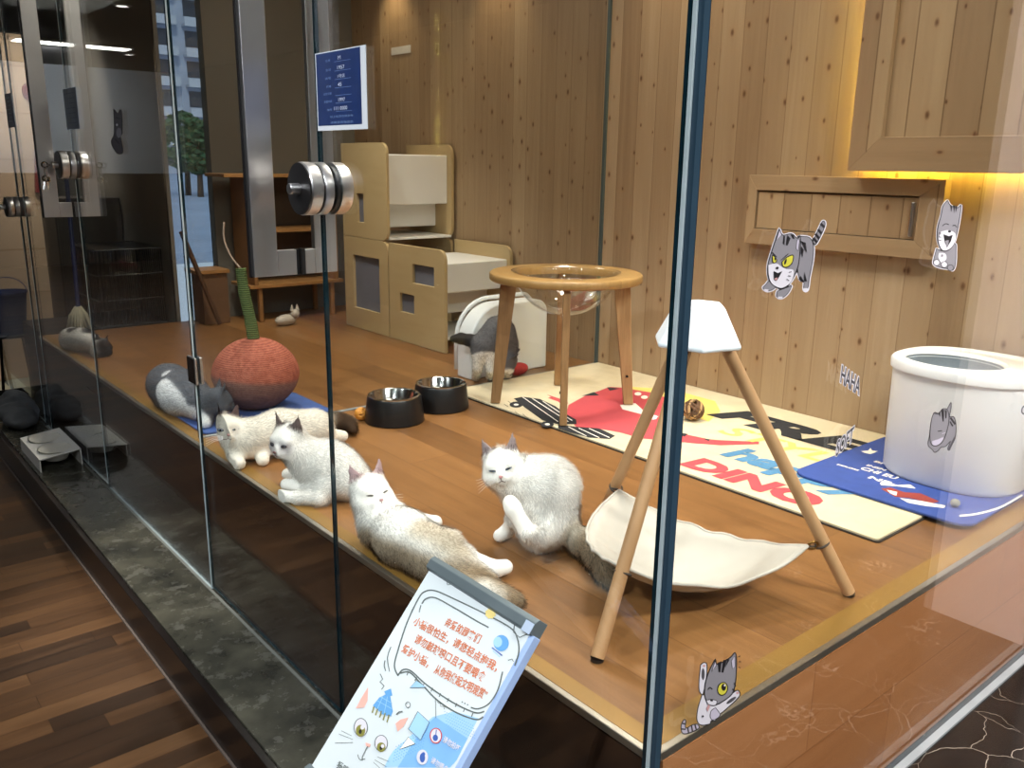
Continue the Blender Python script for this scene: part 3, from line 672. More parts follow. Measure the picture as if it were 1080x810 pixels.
# --- food bowls
def bowl(c, lab):
    r = thing('pet_bowl', lab, 'bowl', (c[0], c[1], P+.0005), None)
    MB().lathe([(.098, .0), (.107, .003), (.104, .03), (.097, .088), (.094, .094), (.090, .094), (.088, .088), (.088, .01), (.09, 0)], (c[0], c[1], P+.0005), 48).build('base', m_black, r, smooth=40)
    s = MB().lathe([(.0935, .0945), (.0935, .097), (.085, .098), (.081, .094), (.076, .050), (.065, .036), (.0, .034)], (c[0], c[1], P+.0005), 48).build('dish', m_steel, r, smooth=50)
    n = NT('water '+lab[:12]); o, _ = n.coord(); b = n.bsdf((.55, .55, .52, 1), .04, 1.0); n.bump(b, n.noise(o, 26, 2), .5, .004)
    MB().lathe([(0, .060), (.0765, .060)], (c[0], c[1], P+.0005), 40).build('water', n.m, s, smooth=True)
bowl((.660, 1.800), 'black pet bowl with steel dish nearer the orange ball')
bowl((.893, 1.842), 'black pet bowl with steel dish nearer the cream rug')
# --- white hooded box behind the grey cat
h = thing('hooded_cat_box', 'white hooded cat box with rounded top behind the bowl table', 'cat box', (1.45, 2.25, P))
def archpts(x0, x1, z0, z1, rl, rr, n=8):
    pts = [(x1, z0)]
    for k in range(n+1): a = RAD(90*k/n); pts.append((x1-rr+rr*cos(a), z1-rr+rr*sin(a)))
    for k in range(n+1): a = RAD(90+90*k/n); pts.append((x0+rl+rl*cos(a), z1-rl+rl*sin(a)))
    pts.append((x0, z0)); return pts
m = MB(); m.prism(archpts(1.232, 1.668, P+.001, .935, .17, .06), 2.105, 2.20, 1); m.build('body', m_plastic, h, smooth=30, bevel=.006)
m = MB(); ar = archpts(1.236, 1.664, P+.03, .948, .17, .06)
m.tube([(p[0], 2.212, p[1]) for p in ar], .010, 8); m.build('rim', m_plastic, h, smooth='all')
tag(MB().ell((0, 0, 0), (.056, .030, .028)).build('toy_cushion', mat('red plush', (176, 46, 50), .9, var=.08, vscale=40, bump=.4, bscale=200), None, smooth='all', loc=None), 'red plush toy lying against the white hooded box', 'toy').location = (float(at_y(546, 391, 2.055)[0]), 2.055, P+.029)
# --- blue mat under the litter box
def cornered(x0, x1, y0, y1, r, n=6):
    pts = []
    for cx_, cy_, a0 in ((x1-r, y1-r, 0), (x0+r, y1-r, 90), (x0+r, y0+r, 180), (x1-r, y0+r, 270)):
        for k in range(n+1): a = RAD(a0+90*k/n); pts.append((cx_+r*cos(a), cy_+r*sin(a)))
    return pts
MZ = RZ+.010
mm = MB(); mm.prism(cornered(1.285, 1.888, .070, .585, .05), RZ+.0022, MZ, 2)
mt_ = mm.build('litter_mat', mat('blue mat', (54, 78, 150), .75, var=.06, vscale=30), bevel=.002); tag(mt_, 'blue printed mat under the round white litter box', 'mat')
dr = Draw(lambda u, v, k: at_z(u, v, MZ+.0003+k*.00005))
def c6(x, y): return (860+x/810*100, 440+y/810*100)
for (tx, pu, pv, w, hh) in (('CHI EU', 906, 494.5, .112, .030), ('NR', 914.5, 504, .075, .026), ('INSN', 913, 491, .060, .018), ('BN', 921, 487, .045, .018), ('EXPLORE', 882, 490, .070, .012)):
    q0 = at_z(pu, pv, MZ+.0006); text_on(dr.mb, tx, lambda a, b, x0=q0[0], y0=q0[1]: (x0+b, y0-a, MZ+.0006), w, hh, 0, bold=.04)
dr.fill([c6(*p) for p in ((390, 290), (450, 285), (470, 262), (485, 285), (535, 290), (500, 305), (470, 315), (420, 305))], 0)
dr.fill([c6(*p) for p in ((550, 560), (620, 555), (700, 580), (810, 575), (860, 610), (700, 590), (560, 580))], 0)
dr.fill([c6(*p) for p in ((560, 610), (640, 600), (760, 640), (900, 650), (1060, 720), (1000, 735), (800, 690), (680, 680))], 1)
dr.fill([c6(*p) for p in ((610, 620), (700, 640), (690, 670), (640, 650))], 0)
dr.fill([c6(*p) for p in ((720, 690), (900, 715), (1110, 755), (1100, 775), (950, 760), (790, 730))], 0)
dr.line([(1012, 544), (1030, 542), (1055, 535), (1078, 522)], 2.0, 0, smooth=4)
dr.mb.build('print', [m_wpr, mat('rust print', (150, 60, 50), .9)], mt_)
# --- litter box
LC = (1.667, .270); LR = .188; LH = .345; LZ = MZ+.001
def sup(r, z, n=64, ax=1.0, ay=1.06):
    out = []
    for k in range(n):
        t = 2*pi*k/n; c, s = cos(t), sin(t); e = 2/2.5
        out.append((LC[0]+r*ax*abs(c)**e*(1 if c > 0 else -1), LC[1]+r*ay*abs(s)**e*(1 if s > 0 else -1), z))
    return out
h = thing('litter_box', 'round white top-entry litter box on the blue mat', 'litter box', (LC[0], LC[1], LZ))
MB().loft([sup(LR*.93, LZ), sup(LR*.97, LZ+.012), sup(LR, LZ+LH-.03), sup(LR*.99, LZ+LH-.012)], cap=False).poly(sup(LR*.93, LZ)).build('body', m_plastic, h, smooth=50)
hole = (LC[0]-.012, LC[1]+.045); hrx, hry = .118, .135
def hr(s, z, n=64): return [(hole[0]+hrx*s*cos(2*pi*k/n), hole[1]+hry*s*sin(2*pi*k/n), z) for k in range(n)]
MB().loft([sup(LR*1.0, LZ+LH-.03), sup(LR*1.035, LZ+LH-.028), sup(LR*1.04, LZ+LH-.006), sup(LR*1.02, LZ+LH), sup(LR*.97, LZ+LH), sup(LR*.955, LZ+LH-.006), hr(1.08, LZ+LH-.006), hr(1.05, LZ+LH-.002), hr(1.0, LZ+LH-.006), hr(.98, LZ+LH-.02)], cap=False).build('lid', m_plastic, h, smooth=50)
MB().loft([hr(.985, LZ+LH-.012), hr(.97, LZ+LH-.048), hr(.96, LZ+LH-.050)], cap=False).poly(hr(.96, LZ+LH-.050)).build('inner_well', mat('grey inner plastic', (128, 136, 144), .4), h, smooth=40)
m = MB(); m.rbox((LC[0]-.02, LC[1]+LR*1.07, LZ+LH-.055), (LC[0]+.03, LC[1]+LR*1.07+.018, LZ+LH-.032), .006, 3, 0, 2); m.build('latch', m_plastic, h, bevel=.003)
tag(MB().ell((0, 0, 0), (.0125, .0125, .0115)).build('pom_ball', mat('grey fluff', (150, 150, 140), .95, bump=.6, bscale=300), None, smooth='all'), 'small grey fluffy ball on the blue mat before the litter box', 'toy').location = (1.395, .152, MZ+.012)
# --- scratching pumpkin
PC = (.335, 2.235)
h = thing('pumpkin_scratcher', 'coral sisal ball scratcher with green rope stem', 'cat scratcher', (PC[0], PC[1], P))
m = MB(); R0 = .150; tur = 26
n = NT('coral sisal'); o, xs = n.coord()
wv = n.n('ShaderNodeTexWave'); n.t.links.new(o, wv.inputs['Vector']); wv.bands_direction = 'Z'; wv.inputs['Scale'].default_value = 48; wv.inputs['Distortion'].default_value = 2.2; wv.inputs['Detail'].default_value = 3; wv.inputs['Detail Scale'].default_value = 3
nz = n.noise(o, 60, 4); tone = n.math('ADD', n.math('MULTIPLY', wv.outputs['Fac'], .28), n.math('MULTIPLY', nz, .72))
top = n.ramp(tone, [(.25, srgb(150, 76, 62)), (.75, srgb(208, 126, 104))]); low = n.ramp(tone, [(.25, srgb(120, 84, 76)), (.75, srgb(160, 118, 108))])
up = n.math('MULTIPLY', n.math('ADD', n.math('ADD', xs[2], n.math('MULTIPLY', xs[0], .10)), -.118), 60, clamp=True)  # lower half painted duller to carry the reflected haze over it
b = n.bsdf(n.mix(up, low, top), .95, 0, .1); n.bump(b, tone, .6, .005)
prof = []
for k in range(61):
    t = pi*k/60; r = .150*sin(t); z = -cos(t)
    z = z*(.136 if z < 0 else .132); prof.append((max(.001, r*(1+.05*(1-abs(cos(t))))), z))
MB().lathe(prof, (PC[0], PC[1], P+.137), 56).build('ball', n.m, h, smooth='all')
stem = spline([(PC[0], PC[1]+.0, P+.262), (PC[0]-.004, PC[1]+.012, P+.34), (PC[0]-.012, PC[1]+.03, P+.43), (PC[0]-.016, PC[1]+.04, P+.52)], 8)
n = NT('green rope'); o, xs = n.coord(); wv = n.n('ShaderNodeTexWave'); n.t.links.new(o, wv.inputs['Vector']); wv.bands_direction = 'Z'; wv.inputs['Scale'].default_value = 42; wv.inputs['Distortion'].default_value = .6
b = n.bsdf(n.ramp(wv.outputs['Fac'], [(.2, srgb(72, 88, 54)), (.7, srgb(124, 142, 90))]), .9, 0, .1); n.bump(b, wv.outputs['Fac'], .8, .004)
st = MB().tube(stem, [.022]*8+[.0205]*10+[.019]*(len(stem)-18), 14).build('stem', n.m, h, smooth='all')
e = stem[-1]; MB().tube(spline([e, e+np.array([-.02, .03, .04]), e+np.array([-.03, .06, .10]), e+np.array([-.02, .075, .16])], 6), .004, 8).build('wire', mat('copper wire', (190, 160, 140), .4, .5), st, smooth='all')
# --- blue mat in the far room
tag(MB().prism(cornered(.055, .535, 1.99+.035, 2.36, .03), P+.0018, P+.008, 2).build('floor_mat', mat('pale blue mat', (66, 96, 164), .8, var=.1, vscale=18), bevel=.002), 'blue mat under the grey and white cat by the glass', 'mat')
# second half of the mat on this side of the partition
# --- far cabinet, side table, leaning pole, figurine
h = thing('cat_shelf', 'open wooden shelf unit on legs against the far wall', 'shelf', (1.3, 3.97, P))
wd = planks('honey wood', [(150, 104, 58), (176, 126, 74), (192, 142, 88)], 3.0, 1, 0, None, rough=.5, seam=0, grain=(40, 3)); wdv = planks('honey wood uprights', [(134, 92, 52), (160, 112, 66), (176, 128, 80)], 3.0, 0, 2, None, rough=.5, seam=0, grain=(60, 3))
MB().box((.92, 3.88, 1.428), (1.66, 4.16, 1.446)).build('top', wd, h, bevel=.002)
for x in (1.06, 1.565): MB().box((x, 3.885, .835), (x+.022, 4.15, 1.427)).build('side_panel', wdv, h, bevel=.002)
MB().box((1.083, 3.89, 1.125), (1.564, 4.15, 1.141)).build('shelf', wd, h); MB().box((1.03, 3.885, .815), (1.62, 4.155, .834)).build('bottom', wd, h, bevel=.002)
for x in (1.085, 1.54):
    for y in (3.90, 4.12): MB().box((x, y, P+.001), (x+.024, y+.024, .814)).build('leg', wdv, h, bevel=.002)
MB().box((1.083, 4.151, .836), (1.564, 4.158, 1.426)).build('back', mat('dark back panel', (84, 66, 50), .7), h)
h = thing('side_table', 'low wooden side table by the far window', 'table', (.87, 4.05, P))
MB().box((.77, 3.975, .905), (.955, 4.17, .925)).build('top', wd, h, bevel=.002); MB().box((.80, 3.99, P+.001), (.945, 4.15, .904)).build('cabinet', mat('brown cabinet', (112, 80, 56), .6), h, bevel=.002)
a = at_z(230, 343, P); b_ = at_y(191, 244, 3.95)
pl = MB().tube([(a[0], a[1]-.03, P+.012), tuple((np.array([a[0], a[1]-.03, P+.012])+b_)/2), tuple(b_)], .013, 10).build('wooden_pole', mat('dark wood pole', (84, 56, 38), .6), None, smooth=40); tag(pl, 'dark wooden pole leaning by the far window', 'pole')
fg = MB(); q = at_z(302, 343, P)
fg.ell((q[0], q[1], P+.032), (.075, .035, .031), rot=Matrix.Rotation(.25, 3, 'Z')); fg.ell((q[0]+.05, q[1]-.01, P+.062), (.028, .026, .026))
for s in (-1, 1): fg.lathe([(.013, 0), (.008, .018), (.001, .036)], (q[0]+.05+s*.016, q[1]-.01, P+.080), 10)
tag(fg.build('cat_figurine', mat('cream ceramic', (196, 184, 170), .5), None, smooth=50), 'cream cat figurine lying under the far shelf', 'figurine')
# --- wire cage at the far end
h = thing('wire_cage', 'black wire pet cage behind the far partition', 'cage', (.55, 4.5, .55))
X0, X1, Y0, Y1, ZB, ZC = .34, .69, 4.30, 4.80, .614, 1.03
def grid(name, pts):
    m = MB()
    for a, b in pts: m.tube([a, b], .0028, 6)
    m.build(name, m_blackM, h, smooth=True)
for y in (Y0, Y1): grid('side_grid', [((X0+i*(X1-X0)/16, y, ZB), (X0+i*(X1-X0)/16, y, ZC)) for i in range(17)]+[((X0, y, ZB+(ZC-ZB)*k/3), (X1, y, ZB+(ZC-ZB)*k/3)) for k in range(4)])
for x in (X0, X1): grid('side_grid', [((x, Y0+i*(Y1-Y0)/14, ZB), (x, Y0+i*(Y1-Y0)/14, ZC)) for i in range(15)]+[((x, Y0, ZB+(ZC-ZB)*k/3), (x, Y1, ZB+(ZC-ZB)*k/3)) for k in range(4)])
grid('top_grid', [((X0+i*(X1-X0)/16, Y0, ZC), (X0+i*(X1-X0)/16, Y1, ZC)) for i in range(17)])
MB().box((X0-.01, Y0-.01, ZB-.014), (X1+.01, Y1+.01, ZB)).build('tray', m_black, h, bevel=.003)
cb = thing('low_cabinet', 'dark low cabinet carrying the wire cage', 'cabinet', (.38, 4.55, 0))
MB().box((.05, 4.27, 0), (.71, 4.85, .598)).build('body', mat('dark brown cabinet', (44, 36, 32), .5), cb, bevel=.004); MB().box((.06, 4.262, .05), (.70, 4.2695, .53)).build('door', mat('dark brown doors', (52, 42, 36), .45), cb)
cb = thing('dark_backing', 'tall dark block added behind the wire cage in place of a dark reflection', 'cupboard', (.38, 5.2, 0))  # block added as dark backing where the glass mirrors a dark figure
MB().box((.33, 5.05, 0), (.71, 5.4, 1.28)).build('body', mat('charcoal backing', (58, 52, 48), .5), cb, bevel=.004); MB().box((.34, 5.04, .06), (.70, 5.0495, 1.24)).build('door', mat('charcoal backing front', (66, 60, 54), .45), cb)
# --- bucket on its stool, mops, red stick
h = thing('bucket', 'blue plastic bucket on a metal stool at the far left', 'bucket', (.06, 5.3, .45))
MB().lathe([(0, 0), (.085, 0), (.088, .004), (.112, .245), (.119, .25), (.119, .262), (.112, .262), (.085, .012), (0, .012)], (.06, 5.3, .452), 36).build('body', mat('blue plastic', (46, 66, 112), .4), h, smooth=40)
MB().tube([(.06+.118*cos(t), 5.3, .70+.10*sin(t)) for t in [pi*k/14 for k in range(15)]], .004, 6).build('handle', mat('blue handle', (40, 60, 130), .4), h, smooth='all')
h = thing('metal_stool', 'thin legged dark metal stool carrying the blue bucket', 'stool', (.06, 5.3, 0))
MB().lathe([(0, 0), (.13, 0), (.135, .006), (.13, .012), (0, .012)], (.06, 5.3, .438), 30).build('seat', m_blackM, h, smooth=40)
for k in range(4):
    a = pi/4+k*pi/2; MB().tube([(.06+.10*cos(a), 5.3+.10*sin(a), .438), (.06+.15*cos(a), 5.3+.15*sin(a), .0)], .009, 8).build('leg', m_blackM, h, smooth=True)
def mop(x0, y0, z0, x1, y1, z1, col, head, label, nm='mop'):
    r = thing(nm, label, 'mop', (x0, y0, z0))
    MB().tube([(x0, y0, z0+.10), (x1, y1, z1)], .0115, 10).build('handle', col, r, smooth=True)
    m = MB(); R_ = random.Random(3)
    for k in range(46):
        a = R_.uniform(0, 2*pi); q = R_.uniform(.2, 1)
        m.tube([(x0+.012*cos(a), y0+.012*sin(a), z0+.130), (x0+.045*q*cos(a), y0+.045*q*sin(a), z0+.085), (x0+.068*q*cos(a), y0+.068*q*sin(a), z0+.004)], [.006, .008, .006], 5)
    m.build('strings', head, r, smooth='all')
m_bh = mat('navy mop handle', (24, 38, 96), .4)
q = at_y(84, 340, 4.34); t_ = at_y(69, 178, 4.60)
mop(q[0], q[1], .600, t_[0], t_[1], t_[2], m_bh, mat('cotton strings', (206, 196, 172), .9), 'navy handled cotton mop standing on the dark low cabinet')
# ================================================================== SIGNS, STICKERS, THINGS OUTSIDE THE GLASS
s_gry = mat('sticker grey', (134, 132, 138), .5, var=.02); s_blk = mat('sticker black', (30, 28, 32), .5); s_wht = mat('sticker white', (214, 212, 220), .5, var=.01); s_yel = mat('sticker yellow', (206, 200, 70), .4); s_lil = mat('sticker lilac', (190, 184, 200), .5, var=.02); s_pnk = mat('sticker pink', (196, 150, 150), .5); s_dgy = mat('sticker dark grey', (74, 72, 78), .5)
SM = [s_gry, s_blk, s_wht, s_yel, s_lil, s_pnk, s_dgy]
def on_right(ox, oy, sc): return lambda u, v, k: at_y(ox+u/sc, oy+v/sc, -.0123-k*.00004)
def done(d, name, label, cat='sticker', mats=SM, bk=None):
    o = d.mb.build(name, mats); tag(o, label, cat, None); return o
# prowling cat
d = Draw(on_right(790, 220, 7.36))
d.halo([[(385, 215), (470, 225), (500, 290), (495, 400), (470, 530), (455, 630), (425, 630), (425, 570), (390, 540), (370, 400)], [(495, 255), (540, 160), (570, 100), (590, 110), (580, 160), (520, 275)], [(130, 590), (160, 560), (210, 590), (190, 625), (140, 640), (108, 615)], [(220, 640), (300, 610), (330, 600), (300, 660), (250, 695), (215, 680)], [(235, 155), (262, 205), (330, 195), (372, 230), (398, 220), (395, 330), (380, 450), (330, 560), (270, 615), (220, 612), (160, 560), (145, 450), (180, 320), (210, 230)]], 22, 2)
d.shape([(385, 215), (470, 225), (500, 290), (495, 400), (470, 530), (455, 620), (425, 620), (425, 570), (390, 540), (370, 400)], 0, 1, 6)
d.line([(425, 625), (455, 625)], 14, 2)
d.shape([(495, 255), (540, 160), (570, 100), (590, 110), (580, 160), (520, 275)], 0, 1, 6)
for q in (((500, 225), (525, 262)), ((515, 195), (545, 235)), ((535, 160), (565, 195)), ((555, 115), (585, 145))): d.line([q[0], q[1]], 20, 1)
d.shape([(130, 590), (160, 560), (210, 590), (190, 625), (140, 640), (108, 615)], 0, 1, 5); d.shape([(220, 640), (300, 610), (330, 600), (300, 660), (250, 695), (215, 680)], 0, 1, 5)
d.line([(118, 632), (150, 636)], 16, 2); d.line([(225, 690), (260, 690)], 14, 2)
d.shape([(235, 155), (262, 205), (330, 195), (372, 230), (398, 220), (395, 330), (380, 450), (330, 560), (270, 615), (220, 612), (160, 560), (145, 450), (180, 320), (210, 230)], 0, 1, 7)
d.shape([(150, 440), (210, 425), (250, 450), (290, 470), (345, 480), (330, 560), (270, 610), (220, 608), (165, 560)], 2, 2, 2)
d.shape([(372, 245), (392, 240), (382, 330), (366, 310)], 4, 1, 4, 0); d.shape([(236, 165), (254, 205), (212, 245)], 4, 1, 4, 0)
for q in ([(268, 210), (262, 270), (275, 285), (280, 215)], [(295, 205), (285, 285), (300, 285), (322, 230)], [(322, 200), (340, 235), (355, 235), (345, 205)]): d.fill(q, 1)
for q in ([(400, 250), (440, 265), (450, 340), (440, 330), (425, 290)], [(405, 290), (425, 320), (415, 380), (405, 340)], [(400, 520), (425, 560), (420, 575), (390, 545)], [(430, 490), (430, 560), (450, 565)]): d.fill(q, 1)
d.shape([(256, 415), (290, 380), (342, 362), (335, 420), (300, 452), (265, 450)], 3, 1, 7); d.fill(ell2((283, 412), 8, 24, 14, .3), 1)
d.shape([(182, 360), (200, 375), (215, 400), (205, 418), (185, 415)], 3, 1, 6); d.fill(ell2((203, 390), 5, 14), 1)
d.line([(250, 400), (305, 350)], 6, 1); d.line([(180, 340), (215, 375)], 6, 1)
d.fill(ell2((220, 460), 11, 10), 1); d.fill([(192, 485), (225, 500), (258, 485), (235, 530), (215, 560), (195, 550)], 1); d.fill([(200, 540), (222, 535), (215, 558), (196, 552)], 5)
for q in (((310, 495), (330, 490)), ((305, 520), (325, 525)), ((292, 545), (312, 560))): d.line(list(q), 5, 1)
done(d, 'cat_sticker', 'prowling grey tabby cat sticker with yellow eyes before the wall hatch')
# laughing sitting cat
d = Draw(on_right(960, 190, 7.36))
d.halo([[(205, 530), (180, 630), (190, 660), (240, 680), (300, 690), (330, 700), (350, 660), (355, 560), (345, 490), (250, 545)], [(290, 155), (312, 195), (365, 215), (395, 195), (385, 290), (365, 400), (340, 490), (300, 540), (250, 545), (215, 480), (212, 380), (240, 270), (255, 200)]], 18, 2)
d.shape([(205, 530), (180, 630), (190, 660), (240, 680), (300, 690), (330, 700), (350, 660), (355, 560), (345, 490), (250, 545)], 0, 1, 6)
d.shape([(225, 565), (270, 570), (280, 610), (245, 640), (220, 600)], 2, 2, 2)
for c in ((205, 640), (265, 655), (312, 680)): d.shape(ell2(c, 24, 24, 10), 2 if c[0] < 300 else 0, 1, 5, 0)
d.shape([(290, 155), (312, 195), (365, 215), (395, 195), (385, 290), (365, 400), (340, 490), (300, 540), (250, 545), (215, 480), (212, 380), (240, 270), (255, 200)], 0, 1, 7)
d.shape([(240, 400), (300, 390), (352, 420), (340, 490), (300, 535), (250, 540), (222, 470)], 2, 2, 2)
for q in ([(308, 185), (318, 250), (328, 200)], [(332, 195), (340, 260), (348, 200)], [(350, 200), (355, 250), (366, 205)]): d.fill(q, 1)
d.line([(250, 355), (275, 338), (300, 345)], 6, 1, smooth=3); d.line([(328, 355), (348, 350), (362, 368)], 6, 1, smooth=3)
d.fill(ell2((305, 398), 12, 9), 1); d.fill([(258, 420), (300, 435), (330, 425), (318, 470), (285, 525), (268, 480)], 1); d.fill([(270, 470), (300, 465), (295, 505), (282, 522)], 0)
for y in (410, 440, 465): d.line([(222, y), (240, y+3)], 5, 1)
d.fill(ell2((248, 585), 8, 10), 0)
done(d, 'cat_sticker', 'laughing grey cat sticker sitting upright at the right end of the wall hatch')
# sleeping cat (before the litter box)
d = Draw(on_right(960, 410, 10.13))
d.shape([(425, 300), (470, 305), (490, 400), (480, 520), (440, 600), (420, 655), (400, 640), (430, 560), (380, 615), (330, 625), (300, 660), (260, 680), (235, 650), (190, 600), (205, 500), (225, 340), (260, 255), (300, 262), (350, 212), (390, 220), (435, 145), (435, 210), (420, 290)], 0, 1, 8)
d.line([(430, 310), (480, 380)], 20, 1); d.line([(425, 350), (455, 400)], 14, 1); d.line([(478, 520), (415, 650)], 22, 6)
d.shape([(250, 260), (300, 265), (350, 215), (395, 225), (415, 300), (400, 420), (350, 560), (280, 610), (225, 590), (210, 500), (225, 340)], 0, 1, 8)
for q in ([(330, 225), (345, 350), (358, 350), (362, 225)], [(370, 225), (375, 320), (388, 310), (392, 235)], [(300, 265), (322, 250), (320, 300)]): d.fill(q, 1)
d.line([(295, 455), (340, 448)], 9, 1); d.line([(340, 480), (375, 470)], 6, 4)
d.shape([(235, 560), (300, 540), (355, 520), (330, 570), (280, 605), (240, 595)], 4, 4, 2)
done(d, 'cat_sticker', 'sleeping grey cat sticker in front of the white litter box')
# winking cat with raised leg, low on the glass
d = Draw(on_right(680, 660, 5.786))
d.shape([(322, 600), (290, 605), (250, 625), (250, 580), (238, 575), (222, 610), (230, 655), (270, 655), (330, 625)], 4, 1, 6)
for q in (((262, 620), (268, 655)), ((285, 608), (292, 648)), ((306, 603), (315, 635)), ((228, 595), (248, 600)), ((225, 630), (250, 632))): d.line(list(q), 9, 1)
d.shape([(340, 240), (360, 225), (380, 240), (375, 330), (362, 395), (350, 420), (330, 380)], 2, 1, 6); d.fill(ell2((356, 295), 10, 36), 6); d.fill(ell2((362, 245), 8, 7), 5)
d.shape([(350, 420), (380, 430), (440, 480), (500, 440), (560, 395), (580, 410), (570, 440), (490, 515), (445, 550), (430, 580), (405, 580), (395, 600), (340, 605), (318, 570), (325, 500)], 2, 1, 6)
d.fill(ell2((528, 455), 10, 36, 18, .95), 6); d.fill(ell2((566, 410), 9, 7), 5)
d.shape([(432, 500), (460, 545), (420, 575), (400, 560), (405, 520)], 4, 1, 4)
d.shape([(432, 202), (445, 235), (520, 195), (553, 165), (560, 250), (550, 370), (520, 430), (430, 485), (385, 470), (365, 420), (372, 340), (400, 260)], 0, 1, 7)
d.shape([(528, 215), (550, 185), (552, 250), (535, 262)], 4, 1, 4, 0); d.shape([(430, 215), (438, 240), (408, 280)], 4, 1, 4, 0)
for q in ([(445, 225), (450, 280), (462, 285), (470, 215)], [(478, 210), (468, 285), (480, 285), (502, 205)], [(505, 205), (490, 255), (520, 205)]): d.fill(q, 1)
d.shape(ell2((475, 385), 30, 40, 16, .25), 3, 1, 6, 0); d.fill(ell2((482, 375), 14, 22), 1); d.fill(ell2((488, 364), 5, 7), 2)
d.line([(385, 390), (398, 376), (412, 388)], 6, 1, smooth=3); d.line([(545, 350), (556, 370)], 7, 1); d.line([(535, 385), (550, 400)], 7, 1)
d.shape([(375, 455), (410, 450), (440, 460), (430, 485), (390, 480)], 2, 1, 4); d.fill(ell2((408, 456), 9, 6), 1); d.fill([(376, 505), (390, 480), (400, 490), (385, 525)], 5)
for q in (((572, 190), (582, 184)), ((574, 220), (588, 220)), ((574, 250), (584, 258))): d.line(list(q), 5, 1)
d.fill(ell2((355, 552), 6, 6), 1)
done(d, 'cat_sticker', 'winking grey cat sticker with one leg raised, low on the glass by the corner')
# HAHA and SOFT lettering stickers
def word(name, body, p0, p1, hgt, label, sc=1.0):
    a = at_y(*p0, -.0123); b = at_y(*p1, -.0123); L = np.linalg.norm(b-a); ux = (b-a)/L; uz = np.array([0, 0, 1.0])
    m = MB()
    f = lambda k: (lambda x, y: a+ux*x+uz*y+np.array([0, -k, 0]))
    text_on(m, body, f(.0002), L*1.06, hgt*1.12, 1, bold=.085, x0=-L*.03, y0=-hgt*.06); text_on(m, body, f(.0004), L, hgt, 0, bold=.012)
    tag(m.build(name, [s_dgy, s_wht]), label, 'sticker')
word('word_sticker', 'HAHA', (886, 403), (906, 417), .030, 'small HAHA lettering sticker left of the litter box')
word('word_sticker', 'SOFT', (881, 482), (899, 466), .030, 'small SOFT lettering sticker over the blue mat corner')
word('word_sticker', 'GAA', (1076, 437), (1096, 440), .024, 'small lettering sticker cut by the right frame edge')
# cat sticker on the left glass
d = Draw(lambda u, v, k: at_x(u/3, v/3, -.0124-k*.0001))
d.shape([(360, 345), (372, 360), (383, 350), (386, 420), (380, 430), (388, 480), (370, 484), (352, 450), (362, 420)], 6, 1, 3)
d.fill(ell2((376, 420), 8, 16), 0); d.line([(366, 372), (380, 376)], 4, 1); d.line([(364, 440), (378, 455)], 4, 1); d.fill(ell2((370, 395), 3, 4), 2)
done(d, 'cat_sticker', 'small dark cat sticker on the far left glass')
# --- blue notice beside the lock
def notice(name, pts, label, main, lines, back=True):
    r = thing(name, label, 'notice', tuple(at_x(*pts[0], -.0127)))
    if back: MB().poly([at_x(*p, -.0127) for p in pts]+[]).build('backing', mat('pale paper', (206, 210, 214), .5, var=.02), r)
    return r
q = [(332.7, 60), (386.7, 54.3), (388, 136), (334, 136.7)]
a = at_x(*q[0], -.0127); b = at_x(*q[2], -.0127)
nt = thing('price_notice', 'blue notice with white lettering taped on the glass above the lock', 'notice', (-.013, float(a[1]), float(b[2])))
ya, yb = a[1], b[1]; za, zb2 = b[2], a[2]+.006
MB().box((-.0135, yb, za), (-.0126, ya, zb2)).build('backing', mat('pale paper', (206, 210, 214), .5, var=.02), nt)
m = MB(); m.box((-.0140, yb+.020, za+.010), (-.0136, ya-.004, zb2-.002)); sh = m.build('blue_sheet', mat('notice blue', (20, 44, 92), .45, var=.08, vscale=30), nt)
m = MB(); W = ya-yb
nf = lambda x, y: np.array([-.0142, ya-x, za+y])
rows = [('M', .52, .88, .05), ('1957', .50, .76, .14), ('1号店', .50, .655, .14), ('45', .50, .55, .07), ('1997', .50, .36, .13), ('111 0000', .40, .255, .26)]
H_ = zb2-za
for t, x, y, w in rows: text_on(m, t, nf, w*W, .045*H_, 0, x0=x*W*.92, y0=y*H_)
for t, x, y, w in (('名称', .22, .87, .1), ('生日', .22, .755, .1), ('店号', .20, .65, .12), ('价格', .22, .545, .1), ('出生日期', .16, .455, .16), ('疫苗时间', .16, .355, .16), ('编号', .22, .25, .1), ('以上信息仅供参考', .28, .16, .46), ('详情请咨询店员', .28, .085, .46)): text_on(m, t, nf, w*W, .03*H_, 1, x0=x*W, y0=y*H_)
for y in (.86, .745, .64, .535, .44, .345, .24): m.poly([nf(.40*W, y*H_), nf(.72*W, y*H_), nf(.72*W, y*H_-.0006), nf(.40*W, y*H_-.0006)], 1)
m.build('lettering', [mat('notice white', (196, 204, 220), .5), mat('notice pale blue', (110, 136, 180), .5)], sh)
for nm_, y0, y1, z0, z1, c, lab in (('price_notice', 2.905, 3.09, 1.625, 1.775, (140, 166, 200), 'faded blue notice on the glass above the lock holding keys'), ('price_notice', 4.06, 4.20, 1.655, 1.81, (40, 54, 104), 'navy notice on the farthest glass door')):
    r = thing(nm_, lab, 'notice', (-.013, y0, z0)); MB().box((-.0140, y0, z0), (-.0126, y1, z1)).build('sheet', mat('sheet %d' % c[0], c, .45, var=.1, vscale=20), r)
    m = MB()
    for k in range(7): m.box((-.0143, y0+.03, z1-.02-k*.018), (-.0141, y1-.03-.02*(k % 3), z1-.017-k*.018))
    m.build('lines', MATS['notice pale blue'], r)
